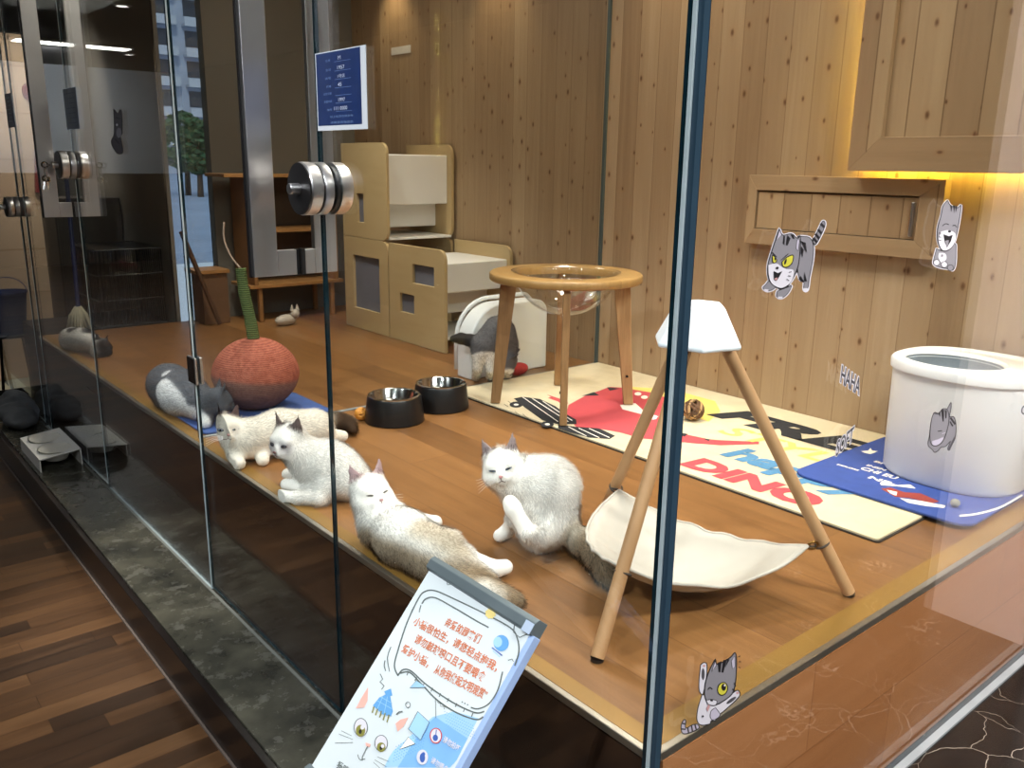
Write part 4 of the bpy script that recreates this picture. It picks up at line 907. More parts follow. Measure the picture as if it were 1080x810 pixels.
# --- keys in the far lock
kt = thing('key_ring', 'steel keys hanging from the far door lock', 'keys', (-.10, 3.075, 1.45))
def key(m, c, dr_, n_):
    c = Vector(c); dr_ = Vector(dr_).normalized(); n_ = Vector(n_).normalized(); s = dr_.cross(n_)
    m.tube([c+(dr_*cos(2*pi*k/16)+s*sin(2*pi*k/16))*.010 for k in range(16)], .0035, 6, closed=True)
    q = c+dr_*.012; e = q+dr_*.03
    m.loft([[q-s*.004-n_*.001, q+s*.004-n_*.001, q+s*.004+n_*.001, q-s*.004+n_*.001], [e-s*.004-n_*.001, e+s*.001-n_*.001, e+s*.001+n_*.001, e-s*.004+n_*.001]])
m = MB(); key(m, (-.112, 3.075, 1.49), (1, 0, 0), (0, 1, 0)); m.build('key', m_steel, kt, smooth=40)
m = MB(); key(m, (-.110, 3.070, 1.435), (.1, .2, -1), (0, 1, .2)); m.build('key', m_steel, kt, smooth=40)
m = MB(); key(m, (-.114, 3.080, 1.437), (-.25, -.1, -1), (.3, 1, 0)); m.build('key', m_steel, kt, smooth=40)
MB().tube([(-.112+.0*k, 3.075+.017*sin(2*pi*k/20), 1.463+.020*cos(2*pi*k/20)) for k in range(20)], .0016, 6, closed=True).build('ring', m_steel, kt, smooth='all')
# --- slanted poster stand in the foreground
TL = np.array([-.1, .458, .806]); TR = np.array([-.1, .167, .806])
dn = np.array([-.256, 0, -.301]); dn /= np.linalg.norm(dn); wx = np.array([0, -1.0, 0]); nn = np.cross(dn, wx); nn = nn if nn[2] > 0 else -nn
BW, BL_ = .291, .415; TH = .018
def bd(s, t, k=0): return TL+wx*s+dn*t+nn*k
ps = thing('poster_stand', 'slanted poster stand with cat drawing in front of the glass', 'sign', (-.23, .31, .135))
def slabm(m, s0, s1, t0, t1, k0, k1, mi=0):
    v = [bd(s, t, k) for k in (k0, k1) for s, t in ((s0, t0), (s1, t0), (s1, t1), (s0, t1))]
    m.add(v, [(0, 1, 2, 3), (7, 6, 5, 4), (0, 4, 5, 1), (1, 5, 6, 2), (2, 6, 7, 3), (3, 7, 4, 0)], mi)
m = MB(); slabm(m, .004, BW-.0, .012, BL_-.01, -TH, 0); bdd = m.build('board', mat('pale blue edge', (158, 184, 226), .4, var=.03), ps, bevel=.0015)
m = MB(); slabm(m, 0, BW-.010, .0, BL_, .0002, .0010); pst = m.build('poster', mat('poster paper', (214, 223, 225), .35, var=.03, vscale=6), ps)
for t0 in (-.012, BL_-.016):
    m = MB()
    pr = [(-.014, -TH-.002), (.012, -TH-.002), (.014, .002), (.010, .008), (-.006, .009), (-.014, .003)]
    m.loft([[bd(s, t0+.012+p[0], p[1]) for p in pr] for s in (-.006, BW-.004)]); m.build('clamp_rail', mat('slate grey rail', (104, 116, 120), .35, .3), ps, bevel=.0012)
m = MB(); slabm(m, BW-.0235, BW-.004, -.004, .014, .0092, .0102); m.build('rail_end', mat('pale blue cap', (170, 186, 206), .35), ps)
def bpl(u, v, k):
    r = wr(u, v); p0 = bd(0, 0, .0012+k*.00002); return CAM+r*(((p0-CAM)@nn)/(r@nn))
g_ = mat('print dark grey', (92, 100, 98), .5); PM = [g_, mat('print orange', (206, 120, 82), .5), mat('print blue', (98, 160, 214), .5), mat('print light blue', (160, 204, 238), .5), mat('print pink', (236, 176, 162), .5), mat('print olive', (132, 130, 60), .5), s_wht, mat('print deep blue', (56, 92, 170), .5), mat('print cream', (250, 244, 232), .5), mat('print red', (200, 70, 70), .5), mat('print yellow', (230, 210, 130), .5), mat('print mid blue', (128, 182, 232), .5), s_blk]
d = Draw(bpl)
A = lambda x, y: (320+x/3.522, 580+y/3.522)
B = lambda x, y: (330+x/7.364, 700+y/7.364)
# blue dotted corner and band
d.fill([A(*p) for p in ((335, 745), (480, 620), (560, 600), (650, 625), (600, 720), (560, 795), (300, 808), (318, 770))], 3)
d.fill([A(*p) for p in ((440, 665), (490, 620), (610, 700), (570, 780), (545, 808), (420, 808), (350, 808))], 11)
for i in range(13):
    for j in range(6):
        p = A(345+i*9-j*2, 730+j*11-i*4.4)
        d.fill([(p[0]+.55*cos(k*pi/3), p[1]+.55*sin(k*pi/3)) for k in range(6)], 2); d.k -= 1
for i in range(14):
    for j in range(5):
        p = A(525+i*8+j*2, 600+j*12+i*4)
        d.fill([(p[0]+.5*cos(k*pi/3), p[1]+.5*sin(k*pi/3)) for k in range(6)], 2); d.k -= 1
d.k += 2
# speech bubble outlines
out1 = [(352, 468), (338, 430), (352, 370), (385, 270), (425, 185), (450, 155), (490, 152), (560, 182), (680, 240), (770, 290), (795, 330), (800, 380), (785, 430)]
d.line([A(*p) for p in out1], 1.5, 0, smooth=5)
d.line([A(*p) for p in ((440, 200), (455, 182), (490, 178), (560, 215), (640, 262), (688, 288))], 1.5, 0, smooth=5)
d.line([A(*p) for p in ((352, 465), (370, 445), (400, 450), (450, 495), (520, 545), (580, 580), (640, 605), (672, 600))], 1.6, 0, smooth=5)
d.line([A(*p) for p in ((360, 458), (395, 455), (440, 500), (500, 560), (570, 605), (640, 630), (668, 620))], 1.6, 0, smooth=5)
for t in range(9): 
    x = 390+t*30; y = 452+t*18.5+min(t, 4)*1.5; d.line([A(x, y), A(x-6, y+14)], 1.0, 0)
d.line([A(*p) for p in ((740, 452), (722, 520), (690, 570), (650, 590), (622, 585))], 1.4, 0, smooth=5)
for q in (((325, 360), (312, 400), (320, 452)), ((303, 410), (300, 430), (306, 450)), ((436, 205), (430, 232))): d.line([A(*p) for p in q], .9, 0, smooth=3)
for q in ((590, 565), (600, 570), (610, 575)): d.fill([(A(*q)[0]+.8*cos(k*pi/3), A(*q)[1]+.8*sin(k*pi/3)) for k in range(6)], 0)
d.line([A(*p) for p in ((285, 460), (295, 480), (284, 490), (300, 505), (290, 518))], .9, 0)
# lettering rows
def rowt(body, p0, p1, hpx, mi=1):
    a = bpl(*p0, d.k); b = bpl(*p1, d.k); L = np.linalg.norm(b-a); ux = (b-a)/L; uy = np.cross(nn, ux)
    text_on(d.mb, body, lambda x, y: a+ux*x+uy*y, L, hpx, mi, bold=.022); d.k += 1
C1 = lambda x, y: (400+x/5.786, 620+y/5.786)
rowt('亲爱的顾客们', C1(392, 232), C1(602, 345), .0165)
rowt('小猫很怕生，', C1(200, 225), C1(412, 345), .0165); rowt('请您轻点抱我，', C1(440, 355), C1(708, 518), .0165)
rowt('请勿敲玻璃口且不要喂食', C1(208, 332), C1(632, 580), .0165)
rowt('爱护小猫，', C1(128, 392), C1(290, 492), .0165); rowt('从你我做起文明观赏”', C1(328, 520), C1(642, 688), .0165)
# round blue badge, rail doodles
d.fill([(A(735, 346)[0]+8*cos(k*pi/10), A(735, 346)[1]+8.6*sin(k*pi/10)) for k in range(20)], 2); d.fill([(A(722, 342)[0]+4.6*cos(k*pi/10), A(722, 342)[1]+5.6*sin(k*pi/10)) for k in range(20)], 3)
d.line([A(*p) for p in ((700, 362), (738, 392))], 1.2, 7); d.line([A(*p) for p in ((704, 374), (730, 398))], .8, 3)
d.fill([(A(695, 236)[0]+5*cos(k*pi/8)*(1+.2*(k % 2)), A(695, 236)[1]+5*sin(k*pi/8)*(1+.2*(k % 2))) for k in range(16)], 10)
d.line([A(*p) for p in ((530, 105), (535, 130), (560, 125), (575, 138), (580, 125))], .8, 0); d.line([A(*p) for p in ((785, 270), (780, 305), (803, 325), (835, 310), (845, 290), (815, 300), (785, 270))], .9, 0); d.line([A(*p) for p in ((760, 410), (775, 405), (780, 415))], .8, 0)
# cat face
d.fill([A(*p) for p in ((240, 510), (238, 560), (225, 585), (195, 588), (215, 550))], 4); d.fill([A(*p) for p in ((390, 622), (372, 655), (350, 675), (342, 645), (360, 630))], 4)
d.fill([A(*p) for p in ((282, 548), (320, 530), (332, 600), (325, 618), (295, 612), (258, 578))], 2); d.fill([A(*p) for p in ((300, 525), (325, 515), (330, 540), (310, 548))], 2)
for q in (((275, 560), (328, 590)), ((285, 545), (330, 570)), ((295, 545), (275, 590)), ((312, 545), (300, 608))): d.line([A(*p) for p in q], .5, 3)
for q in (((262, 582), (255, 605)), ((276, 590), (268, 614)), ((290, 598), (283, 622)), ((304, 606), (296, 632)), ((318, 612), (310, 640))): d.line([A(*p) for p in q], 1.3, 5)
def oval(c, rx, ry, mi, lw=None):
    pts = [(c[0]+rx*cos(2*pi*k/22), c[1]+ry*sin(2*pi*k/22)) for k in range(22)]
    if lw: d.line(pts, lw, mi, True)
    else: d.fill(pts, mi)
oval(B(372, 500), 7.2, 10, 6); oval(B(372, 495), 7, 9.6, 0, .9); oval(B(370, 520), 5, 6.2, 5); oval(B(368, 528), 1.6, 2.4, 12); oval(B(384, 495), 2, 2.4, 6)
oval(B(530, 618), 6.8, 8.6, 6); oval(B(530, 618), 6.7, 8.5, 0, .8); oval(B(530, 648), 4.6, 5, 5); oval(B(528, 655), 1.5, 2.2, 12); oval(B(542, 640), 1.8, 2, 6)
d.fill([B(*p) for p in ((408, 612), (448, 625), (440, 648), (412, 640))], 4); d.line([B(*p) for p in ((425, 640), (385, 720), (382, 745), (360, 740), (348, 705))], .8, 0, smooth=3); d.line([B(*p) for p in ((385, 745), (405, 738))], .8, 0)
for q in (((220, 520), (300, 560)), ((200, 545), (310, 588)), ((170, 615), (310, 612)), ((480, 745), (570, 800)), ((500, 722), (590, 760)), ((470, 765), (520, 810))): d.line([B(*p) for p in q], .45, 0)
# geometric doodles and rule badges
d.fill([A(*p) for p in ((425, 600), (468, 640), (435, 706), (390, 665))], 3); d.line([A(*p) for p in ((425, 600), (468, 640), (435, 706), (390, 665))], .8, 0, True)
d.fill([A(*p) for p in ((390, 695), (415, 720), (358, 740))], 8); d.line([A(*p) for p in ((390, 695), (415, 720), (358, 740))], .7, 0, True)
d.fill([A(*p) for p in ((395, 512), (420, 485), (455, 510))], 3); d.line([A(*p) for p in ((395, 512), (420, 485), (455, 510))], .7, 0, True)
oval(A(388, 575), 2.4, 3, 0, .7); d.line([A(*p) for p in ((345, 612), (355, 602), (368, 600))], 1.4, 0); d.line([A(*p) for p in ((490, 552), (492, 625))], .6, 0); d.line([A(*p) for p in ((498, 565), (510, 572), (508, 580), (525, 582), (522, 592))], .6, 0)
oval(A(492, 690), 6.2, 8, 6); oval(A(492, 690), 6, 7.8, 9, 1.1); oval(A(490, 698), 2.8, 3.4, 7); d.line([A(*p) for p in ((494, 668), (490, 700))], .8, 7)
oval(A(442, 770), 6, 8, 6); oval(A(442, 772), 2.8, 5, 7); oval(A(446, 758), 1.8, 2, 7)
rowt('请勿拍打', A(515, 712), A(575, 752), .010, 6); rowt('请勿喂食', A(470, 790), A(530, 830), .010, 6)
rowt('猫咪', A(120, 808), A(160, 835), .012, 0)
d.mb.build('print', PM, pst)
MB().tube([tuple(bd(BW/2, .26, -TH-.002)), (-.245+.0, .3125, .40)], .011, 12).build('post', m_blackM, ps, smooth=True)
MB().tube([(-.245, .3125, .40), (-.13, .3125, .15)], .011, 12).build('post', m_blackM, ps, smooth=True)
MB().rbox((-.205, .24, .1355), (-.03, .385, .150), .02, 4).build('base', m_blackM, ps, bevel=.002)
# --- white double feeder on the ledge
h = thing('feeder_stand', 'white folded metal feeder with two bowls on the marble ledge', 'pet feeder', (-.115, 3.63, .1355))
m = MB(); X0_, X1_, Y0_, Y1_ = -.200, -.024, 3.425, 3.83; t = .004
zt = lambda x: .192+.02*(x-X0_)/(X1_-X0_)
def oval3(cy, s, z): return [(-.112+.068*s*cos(2*pi*k/36), cy+.082*s*sin(2*pi*k/36), z) for k in range(36)]
bm = bmesh.new(); ov = [bm.verts.new(q) for q in ((X0_, Y0_, 0), (X1_, Y0_, 0), (X1_, Y1_, 0), (X0_, Y1_, 0))]; ed = [bm.edges.new((ov[i], ov[(i+1) % 4])) for i in range(4)]
for cy in (3.53, 3.725):
    hv = [bm.verts.new((q[0], q[1], 0)) for q in oval3(cy, 1, 0)]; ed += [bm.edges.new((hv[i], hv[(i+1) % 36])) for i in range(36)]
bmesh.ops.triangle_fill(bm, edges=ed, use_beauty=True); ex = bmesh.ops.extrude_face_region(bm, geom=bm.faces[:]); bmesh.ops.translate(bm, vec=(0, 0, t), verts=[v for v in ex['geom'] if isinstance(v, bmesh.types.BMVert)]); bm.verts.index_update()
m.add([(v.co.x, v.co.y, v.co.z+zt(v.co.x)) for v in bm.verts], [tuple(v.index for v in f.verts) for f in bm.faces]); bm.free()
m.box((X0_, Y0_, .1358), (X0_+t, Y1_, .196)); m.box((X1_-t, Y0_, .1358), (X1_, Y1_, .216))
m.build('stand', mat('white enamel', (236, 234, 226), .4, var=.02), h)
for cy in (3.53, 3.725):
    m = MB(); m.loft([oval3(cy, 1.06, .2085), oval3(cy, 1.0, .2085), oval3(cy, .93, .195), oval3(cy, .7, .168), oval3(cy, .3, .162)]); m.loft([oval3(cy, 1.0, .204), oval3(cy, .96, .19), oval3(cy, .72, .160), oval3(cy, .4, .154)]); m.build('bowl', mat('cream ceramic bowl', (232, 228, 214), .3, var=.02), h, smooth=50)
# --- black tray, red wand, wall tag
m = MB(); x0, y0 = -.15, 4.58
m.box((x0, y0, .1355), (x0+.14, y0+.16, .142)); m.box((x0, y0, .142), (x0+.14, y0+.006, .23)); m.box((x0, y0+.154, .142), (x0+.14, y0+.16, .23)); m.box((x0, y0+.006, .142), (x0+.006, y0+.154, .23)); m.box((x0+.134, y0+.006, .142), (x0+.14, y0+.154, .23))
tag(m.build('black_crate', m_black, bevel=.002), 'open black crate behind the grey bag on the ledge', 'crate')
a = at_y(36.5, 114, 5.985); b = at_y(41, 203, 5.985); c = at_y(31, 97, 5.985)
h = thing('cat_wand', 'red cat wand hanging on the beige banded wall', 'cat toy', tuple(map(float, b)))
rd = mat('dark red', (128, 24, 26), .5)
MB().tube([tuple(a), tuple((a+b)/2), tuple(b)], [.011, .016, .026], 10).build('stick', rd, h, smooth=True)
MB().ell(tuple(c), (.045, .015, .06)).build('plume', rd, h, smooth='all')
a = at_x(413, 55, 1.903); b = at_x(433, 54, 1.903)
m = MB(); m.box((1.9005, float(b[1]), float(a[2])-.018), (1.9049, float(a[1]), float(a[2])+.022)); tag(m.build('wall_tag', mat('white paper tag', (220, 216, 208), .6)), 'small white paper tag high on the pine wall', 'tag')
# ================================================================== CATS (one continuous skin each, fur as a child)
IR, IU = RW[:, 0], -RW[:, 1]
def norm(v): v = np.asarray(v, float); return v/np.linalg.norm(v)
def G(u, v, h): return at_z(u, v, P+h)
class Blob:
    def __init__(s): s.p = []
    def cone(s, a, ra, b, rb, k=.014): s.p.append(('c', np.array(a, float), ra, np.array(b, float), rb, k, None)); return s
    def chain(s, pts, k=.014):
        for (a, ra), (b, rb) in zip(pts[:-1], pts[1:]): s.cone(a, ra, b, rb, k)
        return s
    def ell(s, c, r, R=None, k=.014): s.p.append(('e', np.array(c, float), np.array(r, float), np.eye(3) if R is None else R, 0, k, None)); return s
    def ear(s, a, b, ra, rb, n, flat=.34, k=.006): s.p.append(('f', np.array(a, float), ra, np.array(b, float), rb, k, (norm(n), flat))); return s
    def __call__(s, X):
        d = None
        for kind, a, ra, b, rb, k, ex in s.p:
            if kind == 'e':
                q = (X-a)@b; k0 = np.sqrt(((q/ra)**2).sum(-1))+1e-9; k1 = np.sqrt(((q/(ra*ra))**2).sum(-1))+1e-9
                di = k0*(k0-1)/k1
            else:
                Y = X-a; ab = b-a; sc = 1
                if kind == 'f':
                    n, fl = ex; Y = Y+np.outer(Y@n, n).reshape(Y.shape)*(1/fl-1); ab = ab+n*(ab@n)*(1/fl-1); sc = .6
                t = np.clip((Y@ab)/(ab@ab+1e-12), 0, 1)
                di = (np.linalg.norm(Y-t[..., None]*ab, axis=-1)-(ra+(rb-ra)*t))*sc
            if d is None: d = di
            else:
                h = np.clip(.5+.5*(d-di)/k, 0, 1); d = d*(1-h)+di*h-k*h*(1-h)
        return d
    def bounds(s):
        lo = np.full(3, 1e9); hi = -lo
        for kind, a, ra, b, rb, k, ex in s.p:
            if kind == 'e': r = float(np.max(ra)); lo = np.minimum(lo, a-r); hi = np.maximum(hi, a+r)
            else: lo = np.minimum(lo, np.minimum(a-ra, b-rb)); hi = np.maximum(hi, np.maximum(a+ra, b+rb))
        return lo-.012, hi+.012
def surface(F, lo, h, zmin):
    """surface nets over a sampled field"""
    nx, ny, nz = F.shape; S = F < 0
    off = [(i, j, k) for i in (0, 1) for j in (0, 1) for k in (0, 1)]
    cs = np.zeros((nx-1, ny-1, nz-1), int)
    for i, j, k in off: cs += S[i:nx-1+i, j:ny-1+j, k:nz-1+k]
    act = (cs > 0) & (cs < 8); ids = -np.ones(act.shape, int); C = np.argwhere(act); ids[act] = np.arange(len(C))
    acc = np.zeros((len(C), 3)); cnt = np.zeros(len(C))
    for a in off:
        for ax in range(3):
            if a[ax]: continue
            b = list(a); b[ax] = 1
            fa = F[C[:, 0]+a[0], C[:, 1]+a[1], C[:, 2]+a[2]]; fb = F[C[:, 0]+b[0], C[:, 1]+b[1], C[:, 2]+b[2]]
            m = (fa < 0) != (fb < 0); t = np.where(m, fa/(fa-fb+1e-12), 0)
            p = np.array(a, float)+np.outer(t, np.eye(3)[ax]); acc[m] += p[m]; cnt[m] += 1
    V = lo+(C+acc/np.maximum(cnt, 1)[:, None])*h
    V[:, 2] = np.maximum(V[:, 2], zmin)
    faces = []
    for ax in range(3):
        o1, o2 = [(1, 2), (2, 0), (0, 1)][ax]
        sl = [slice(1, -1)]*3; sl[ax] = slice(0, None)
        A = np.take(S, range(F.shape[ax]-1), ax); B = np.take(S, range(1, F.shape[ax]), ax)
        E = np.argwhere(A != B)
        E = E[(E[:, o1] > 0) & (E[:, o2] > 0) & (E[:, o1] < F.shape[o1]-1) & (E[:, o2] < F.shape[o2]-1)]
        fl = A[E[:, 0], E[:, 1], E[:, 2]]
        def cell(d1, d2):
            q = E.copy(); q[:, o1] -= d1; q[:, o2] -= d2; return ids[q[:, 0], q[:, 1], q[:, 2]]
        q = np.stack([cell(1, 1), cell(0, 1), cell(0, 0), cell(1, 0)], 1); q[~fl] = q[~fl][:, ::-1]; faces.append(q)
    return V, np.concatenate(faces)
def smooth01(x): x = np.clip(x, 0, 1); return x*x*(3-2*x)
class Cat:
    def __init__(s, label, base):
        s.B = Blob(); s.label = label; s.base = np.array(base)/255.; s.patch = []; s.flow = []; s.short = []; s.heads = None
    def head(s, c, f, u, sc, ear, eye, nose=(190, 130, 128), ear_in=None, ear_back=None, lids=1.0, earup=1.0, eyecol=(96, 122, 150)):
        c = np.array(c, float); f = norm(f); r = norm(np.cross(f, u)); u = np.cross(r, f)
        s.R = np.stack([r, f, u], 1); s.hc = c; s.hs = sc
        L = lambda x, y, z: c+s.R@np.array([x, y, z])*sc
        B = s.B; e = lambda p, rr, k=.012: B.ell(L(*p), np.array(rr)*sc, s.R, k*sc)
        e((0, -.006, .006), (.047, .047, .043)); 
        for q in (-1, 1):
            e((q*.024, .010, -.014), (.027, .029, .024)); e((q*.0105, .044, -.0165), (.0125, .0125, .0105), .006)
            e((q*.019, .026, .012), (.018, .016, .014), .008)
        e((0, .040, -.006), (.012, .020, .012), .008); e((0, .040, -.027), (.013, .013, .009), .006); e((0, -.01, -.026), (.040, .034, .03), .02)
        s.ears = []
        for q in (-1, 1):
            a = L(q*.027, -.004, .030); b = L(q*.040, -.004-.004*earup, .030+.050*earup); n_ = s.R@norm((q*.45, 1, .12))
            B.ear(a, b, .0215*sc, .003*sc, n_); s.ears.append((a, b, n_))
        s.earcol = np.array(ear)/255.; s.earin = np.array(ear_in if ear_in else ear)/255.; s.L = L; s.nose = nose; s.lids = lids; s.eyecol = eyecol; s.eye = eye
        return s
    def paint(s, c, r, soft, col): s.patch.append((np.array(c, float), r, soft, np.array(col)/255.)); return s
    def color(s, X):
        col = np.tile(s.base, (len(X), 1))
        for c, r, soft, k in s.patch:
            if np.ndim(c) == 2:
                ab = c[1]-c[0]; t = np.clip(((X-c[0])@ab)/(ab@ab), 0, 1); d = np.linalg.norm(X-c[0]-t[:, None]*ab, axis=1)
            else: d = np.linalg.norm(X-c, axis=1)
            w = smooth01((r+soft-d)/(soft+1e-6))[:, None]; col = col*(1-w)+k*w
        if getattr(s, 'hc', None) is not None:
            for a, b, n in s.ears:
                ab = b-a; t = (X-a)@ab/(ab@ab); d = np.linalg.norm(X-a-np.clip(t, 0, 1)[:, None]*ab, axis=1)
                w = smooth01((t-.12)/.22)*smooth01(((.026-.012*np.clip(t, 0, 1))*s.hs-d)/.004+1); w = (w*((X-a)@s.R[:, 2] > -.002))[:, None]; fr = smooth01(((X-a)@n/s.hs+.001)/.004)[:, None]
                k = s.earcol*(1-fr)+s.earin*fr; col = col*(1-w)+k*w
        return col
    def build(s, h=.0045, n=26000, L=.014, zmin=P+.0004, xmin=.0035, blade=.00065, seed=1):
        lo, hi = s.B.bounds(); N = np.ceil((hi-lo)/h).astype(int)+1
        ax = [lo[i]+np.arange(N[i])*h for i in range(3)]
        X = np.stack(np.meshgrid(*ax, indexing='ij'), -1)
        F = s.B(X.reshape(-1, 3)).reshape(N)
        V, Q = surface(F, lo, h, zmin)
        V[:, 0] = np.maximum(V[:, 0], xmin)
        root = thing('cat', s.label, 'cat', (float(V[:, 0].mean()), float(V[:, 1].mean()), P))
        o_ = np.array(root.location)
        def grad(X_): return np.stack([s.B(X_+np.eye(3)[i]*.003)-s.B(X_-np.eye(3)[i]*.003) for i in range(3)], 1)
        cq = V[Q].mean(1); nq = np.cross(V[Q[:, 2]]-V[Q[:, 0]], V[Q[:, 3]]-V[Q[:, 1]])
        if ((nq*grad(cq)).sum(1) < 0).mean() > .5: Q = Q[:, ::-1]
        me = bpy.data.meshes.new('body'); me.from_pydata((V-o_).tolist(), [], Q.tolist()); me.materials.append(m_fur)
        bm = bmesh.new(); bm.from_mesh(me)
        for _ in range(2): bmesh.ops.smooth_vert(bm, verts=bm.verts, factor=.4, use_axis_x=True, use_axis_y=True, use_axis_z=True)
        bm.to_mesh(me); bm.free()
        me.polygons.foreach_set('use_smooth', [True]*len(me.polygons))
        co = np.zeros(len(me.vertices)*3); me.vertices.foreach_get('co', co); V = co.reshape(-1, 3)+o_
        no = np.zeros(len(V)*3); me.vertices.foreach_get('normal', no); NN = no.reshape(-1, 3)
        lin = lambda c: np.where(c <= .04045, c/12.92, ((c+.055)/1.055)**2.4)
        def setcol(mesh, c): a = mesh.color_attributes.new('col', 'FLOAT_COLOR', 'POINT'); a.data.foreach_set('color', np.concatenate([lin(np.clip(c, 0, 1)), np.ones((len(c), 1))], 1).ravel().astype('f'))
        setcol(me, s.color(V))
        body = bpy.data.objects.new('body', me); COL.objects.link(body); body.parent = root
        # fur
        g = np.random.default_rng(seed)
        q = np.array([p.vertices[:] for p in me.polygons]); A_ = np.linalg.norm(np.cross(V[q[:, 2]]-V[q[:, 0]], V[q[:, 3]]-V[q[:, 1]]), axis=1)
        cen = V[q].mean(1); A_ = A_*(cen[:, 2] > P+.004)
        pick = g.choice(len(q), n, p=A_/A_.sum()); w = g.dirichlet([1, 1, 1, 1], n)
        R0 = (V[q[pick]]*w[..., None]).sum(1); Nn = (NN[q[pick]]*w[..., None]).sum(1); Nn /= np.linalg.norm(Nn, axis=1)[:, None]
        fl = np.zeros_like(R0); best = np.full(n, 1e9)
        for a, b in s.flow:
            a = np.array(a); b = np.array(b); ab = b-a; t = np.clip((R0-a)@ab/(ab@ab), 0, 1); d = np.linalg.norm(R0-a-t[:, None]*ab, axis=1)
            m = d < best; best[m] = d[m]; fl[m] = ab/np.linalg.norm(ab)
        fl = fl-(fl*Nn).sum(1)[:, None]*Nn
        D = Nn*.42+fl*.75+np.array([0, 0, -.25])+g.normal(0, .17, (n, 3)); D /= np.linalg.norm(D, axis=1)[:, None]
        D += Nn*np.maximum(0, .12-(D*Nn).sum(1))[:, None]
        ln = L*g.uniform(.6, 1.15, n)
        for c, r, k in s.short:
            d = np.linalg.norm(R0-np.array(c), axis=1); ln *= k+(1-k)*smooth01((d-r*.7)/(r*.6))
        keep = (ln > L*.32) | (g.random(n) < .2); R0, Nn, D, ln = R0[keep], Nn[keep], D[keep], ln[keep]; n = len(R0)
        T = R0+D*ln[:, None]; T[:, 2] = np.maximum(T[:, 2], P+.0015); T[:, 0] = np.maximum(T[:, 0], .002)
        Mi = (R0+T)/2+Nn*(ln*.10)[:, None]; Mi[:, 0] = np.maximum(Mi[:, 0], .002)
        W = np.cross(D, Nn+g.normal(0, .22, (n, 3))); W /= np.linalg.norm(W, axis=1)[:, None]; W *= blade*g.uniform(.7, 1.2, n)[:, None]
        R1 = R0-Nn*.001
        vs = np.stack([R1-W, R1+W, Mi+W*.75, Mi-W*.75, T], 1).reshape(-1, 3)-o_
        b5 = np.arange(n)*5
        fs = [None]*(2*n); 
        fa = np.stack([b5, b5+1, b5+2, b5+3], 1).tolist(); fb = np.stack([b5+3, b5+2, b5+4], 1).tolist()
        fm = bpy.data.meshes.new('fur'); fm.from_pydata(vs.tolist(), [], fa+fb); fm.materials.append(m_hair)
        cc = s.color(R0)*g.uniform(.95, 1.04, n)[:, None]; setcol(fm, np.repeat(cc, 5, 0))
        fm.polygons.foreach_set('use_smooth', [True]*len(fm.polygons)); fm.normals_split_custom_set_from_vertices(np.repeat(Nn, 5, 0).tolist())
        fo = bpy.data.objects.new('fur', fm); COL.objects.link(fo); fo.parent = root
        if getattr(s, 'hc', None) is not None and s.eye: s.face(root)
        return root
    def face(s, root):
        R3 = Matrix(s.R.tolist()); sc = s.hs; Lf = lambda *p: Vector(s.L(*p))
        rim = mat('cat eye rim', (52, 40, 40), .6); iris = mat('iris %d %d %d' % s.eyecol, s.eyecol, .08, 0, .8); pup = mat('pupil', (8, 8, 10), .05, 0, .9)
        zr = s.lids
        for q in (-1, 1):
            tilt = R3@Matrix.Rotation(q*-.42, 3, 'Z')@Matrix.Rotation(q*-.16, 3, 'Y')
            p = (q*.0200, .0400, .004)
            m = MB(); m.ell(Lf(*p), (.0098*sc, .0045*sc, (.0012+.0060*zr)*sc), 18, 12, 0, tilt)
            if zr > .15:
                f = Lf(p[0]+q*.0008, p[1]+.0024, p[2]-.0003)
                m.ell(f, (.0082*sc, .0036*sc, .0056*zr*sc), 18, 12, 1, tilt)
                m.ell(Lf(p[0]+q*.0008, p[1]+.0048, p[2]-.0003), (.0034*sc, .0022*sc, .0048*zr*sc), 12, 8, 2, tilt)
            m.build('eye', [rim, iris, pup], root, smooth='all')
        m = MB(); m.ell(Lf(0, .0585, -.0095), (.0052*sc, .0030*sc, .0038*sc), 14, 8, 0, R3); m.build('nose', mat('nose %d' % s.nose[0], s.nose, .4), root, smooth='all')
        m = MB(); 
        m.tube([Lf(0, .0585, -.013), Lf(0, .0565, -.020)], .0008*sc, 6)
        for q in (-1, 1): m.tube([Lf(0, .0562, -.020), Lf(q*.006, .0545, -.0238), Lf(q*.013, .048, -.0235)], .0009*sc, 6)
        m.build('mouth', mat('mouth line', (96, 62, 62), .6), root, smooth='all')
        m = MB()
        for q in (-1, 1):
            for k in range(5): m.tube([Lf(q*.015, .052, -.015-.002*k), Lf(q*.04, .052, -.012-.005*k+.004), Lf(q*.062, .044, -.012-.008*k)], [.0005*sc, .0004*sc, .0002*sc], 4)
        m.build('whiskers', mat('whisker white', (235, 232, 230), .5), root)
    def dirs(s, c):
        return norm(CAM-np.array(c))
W_ = (250, 246, 240)
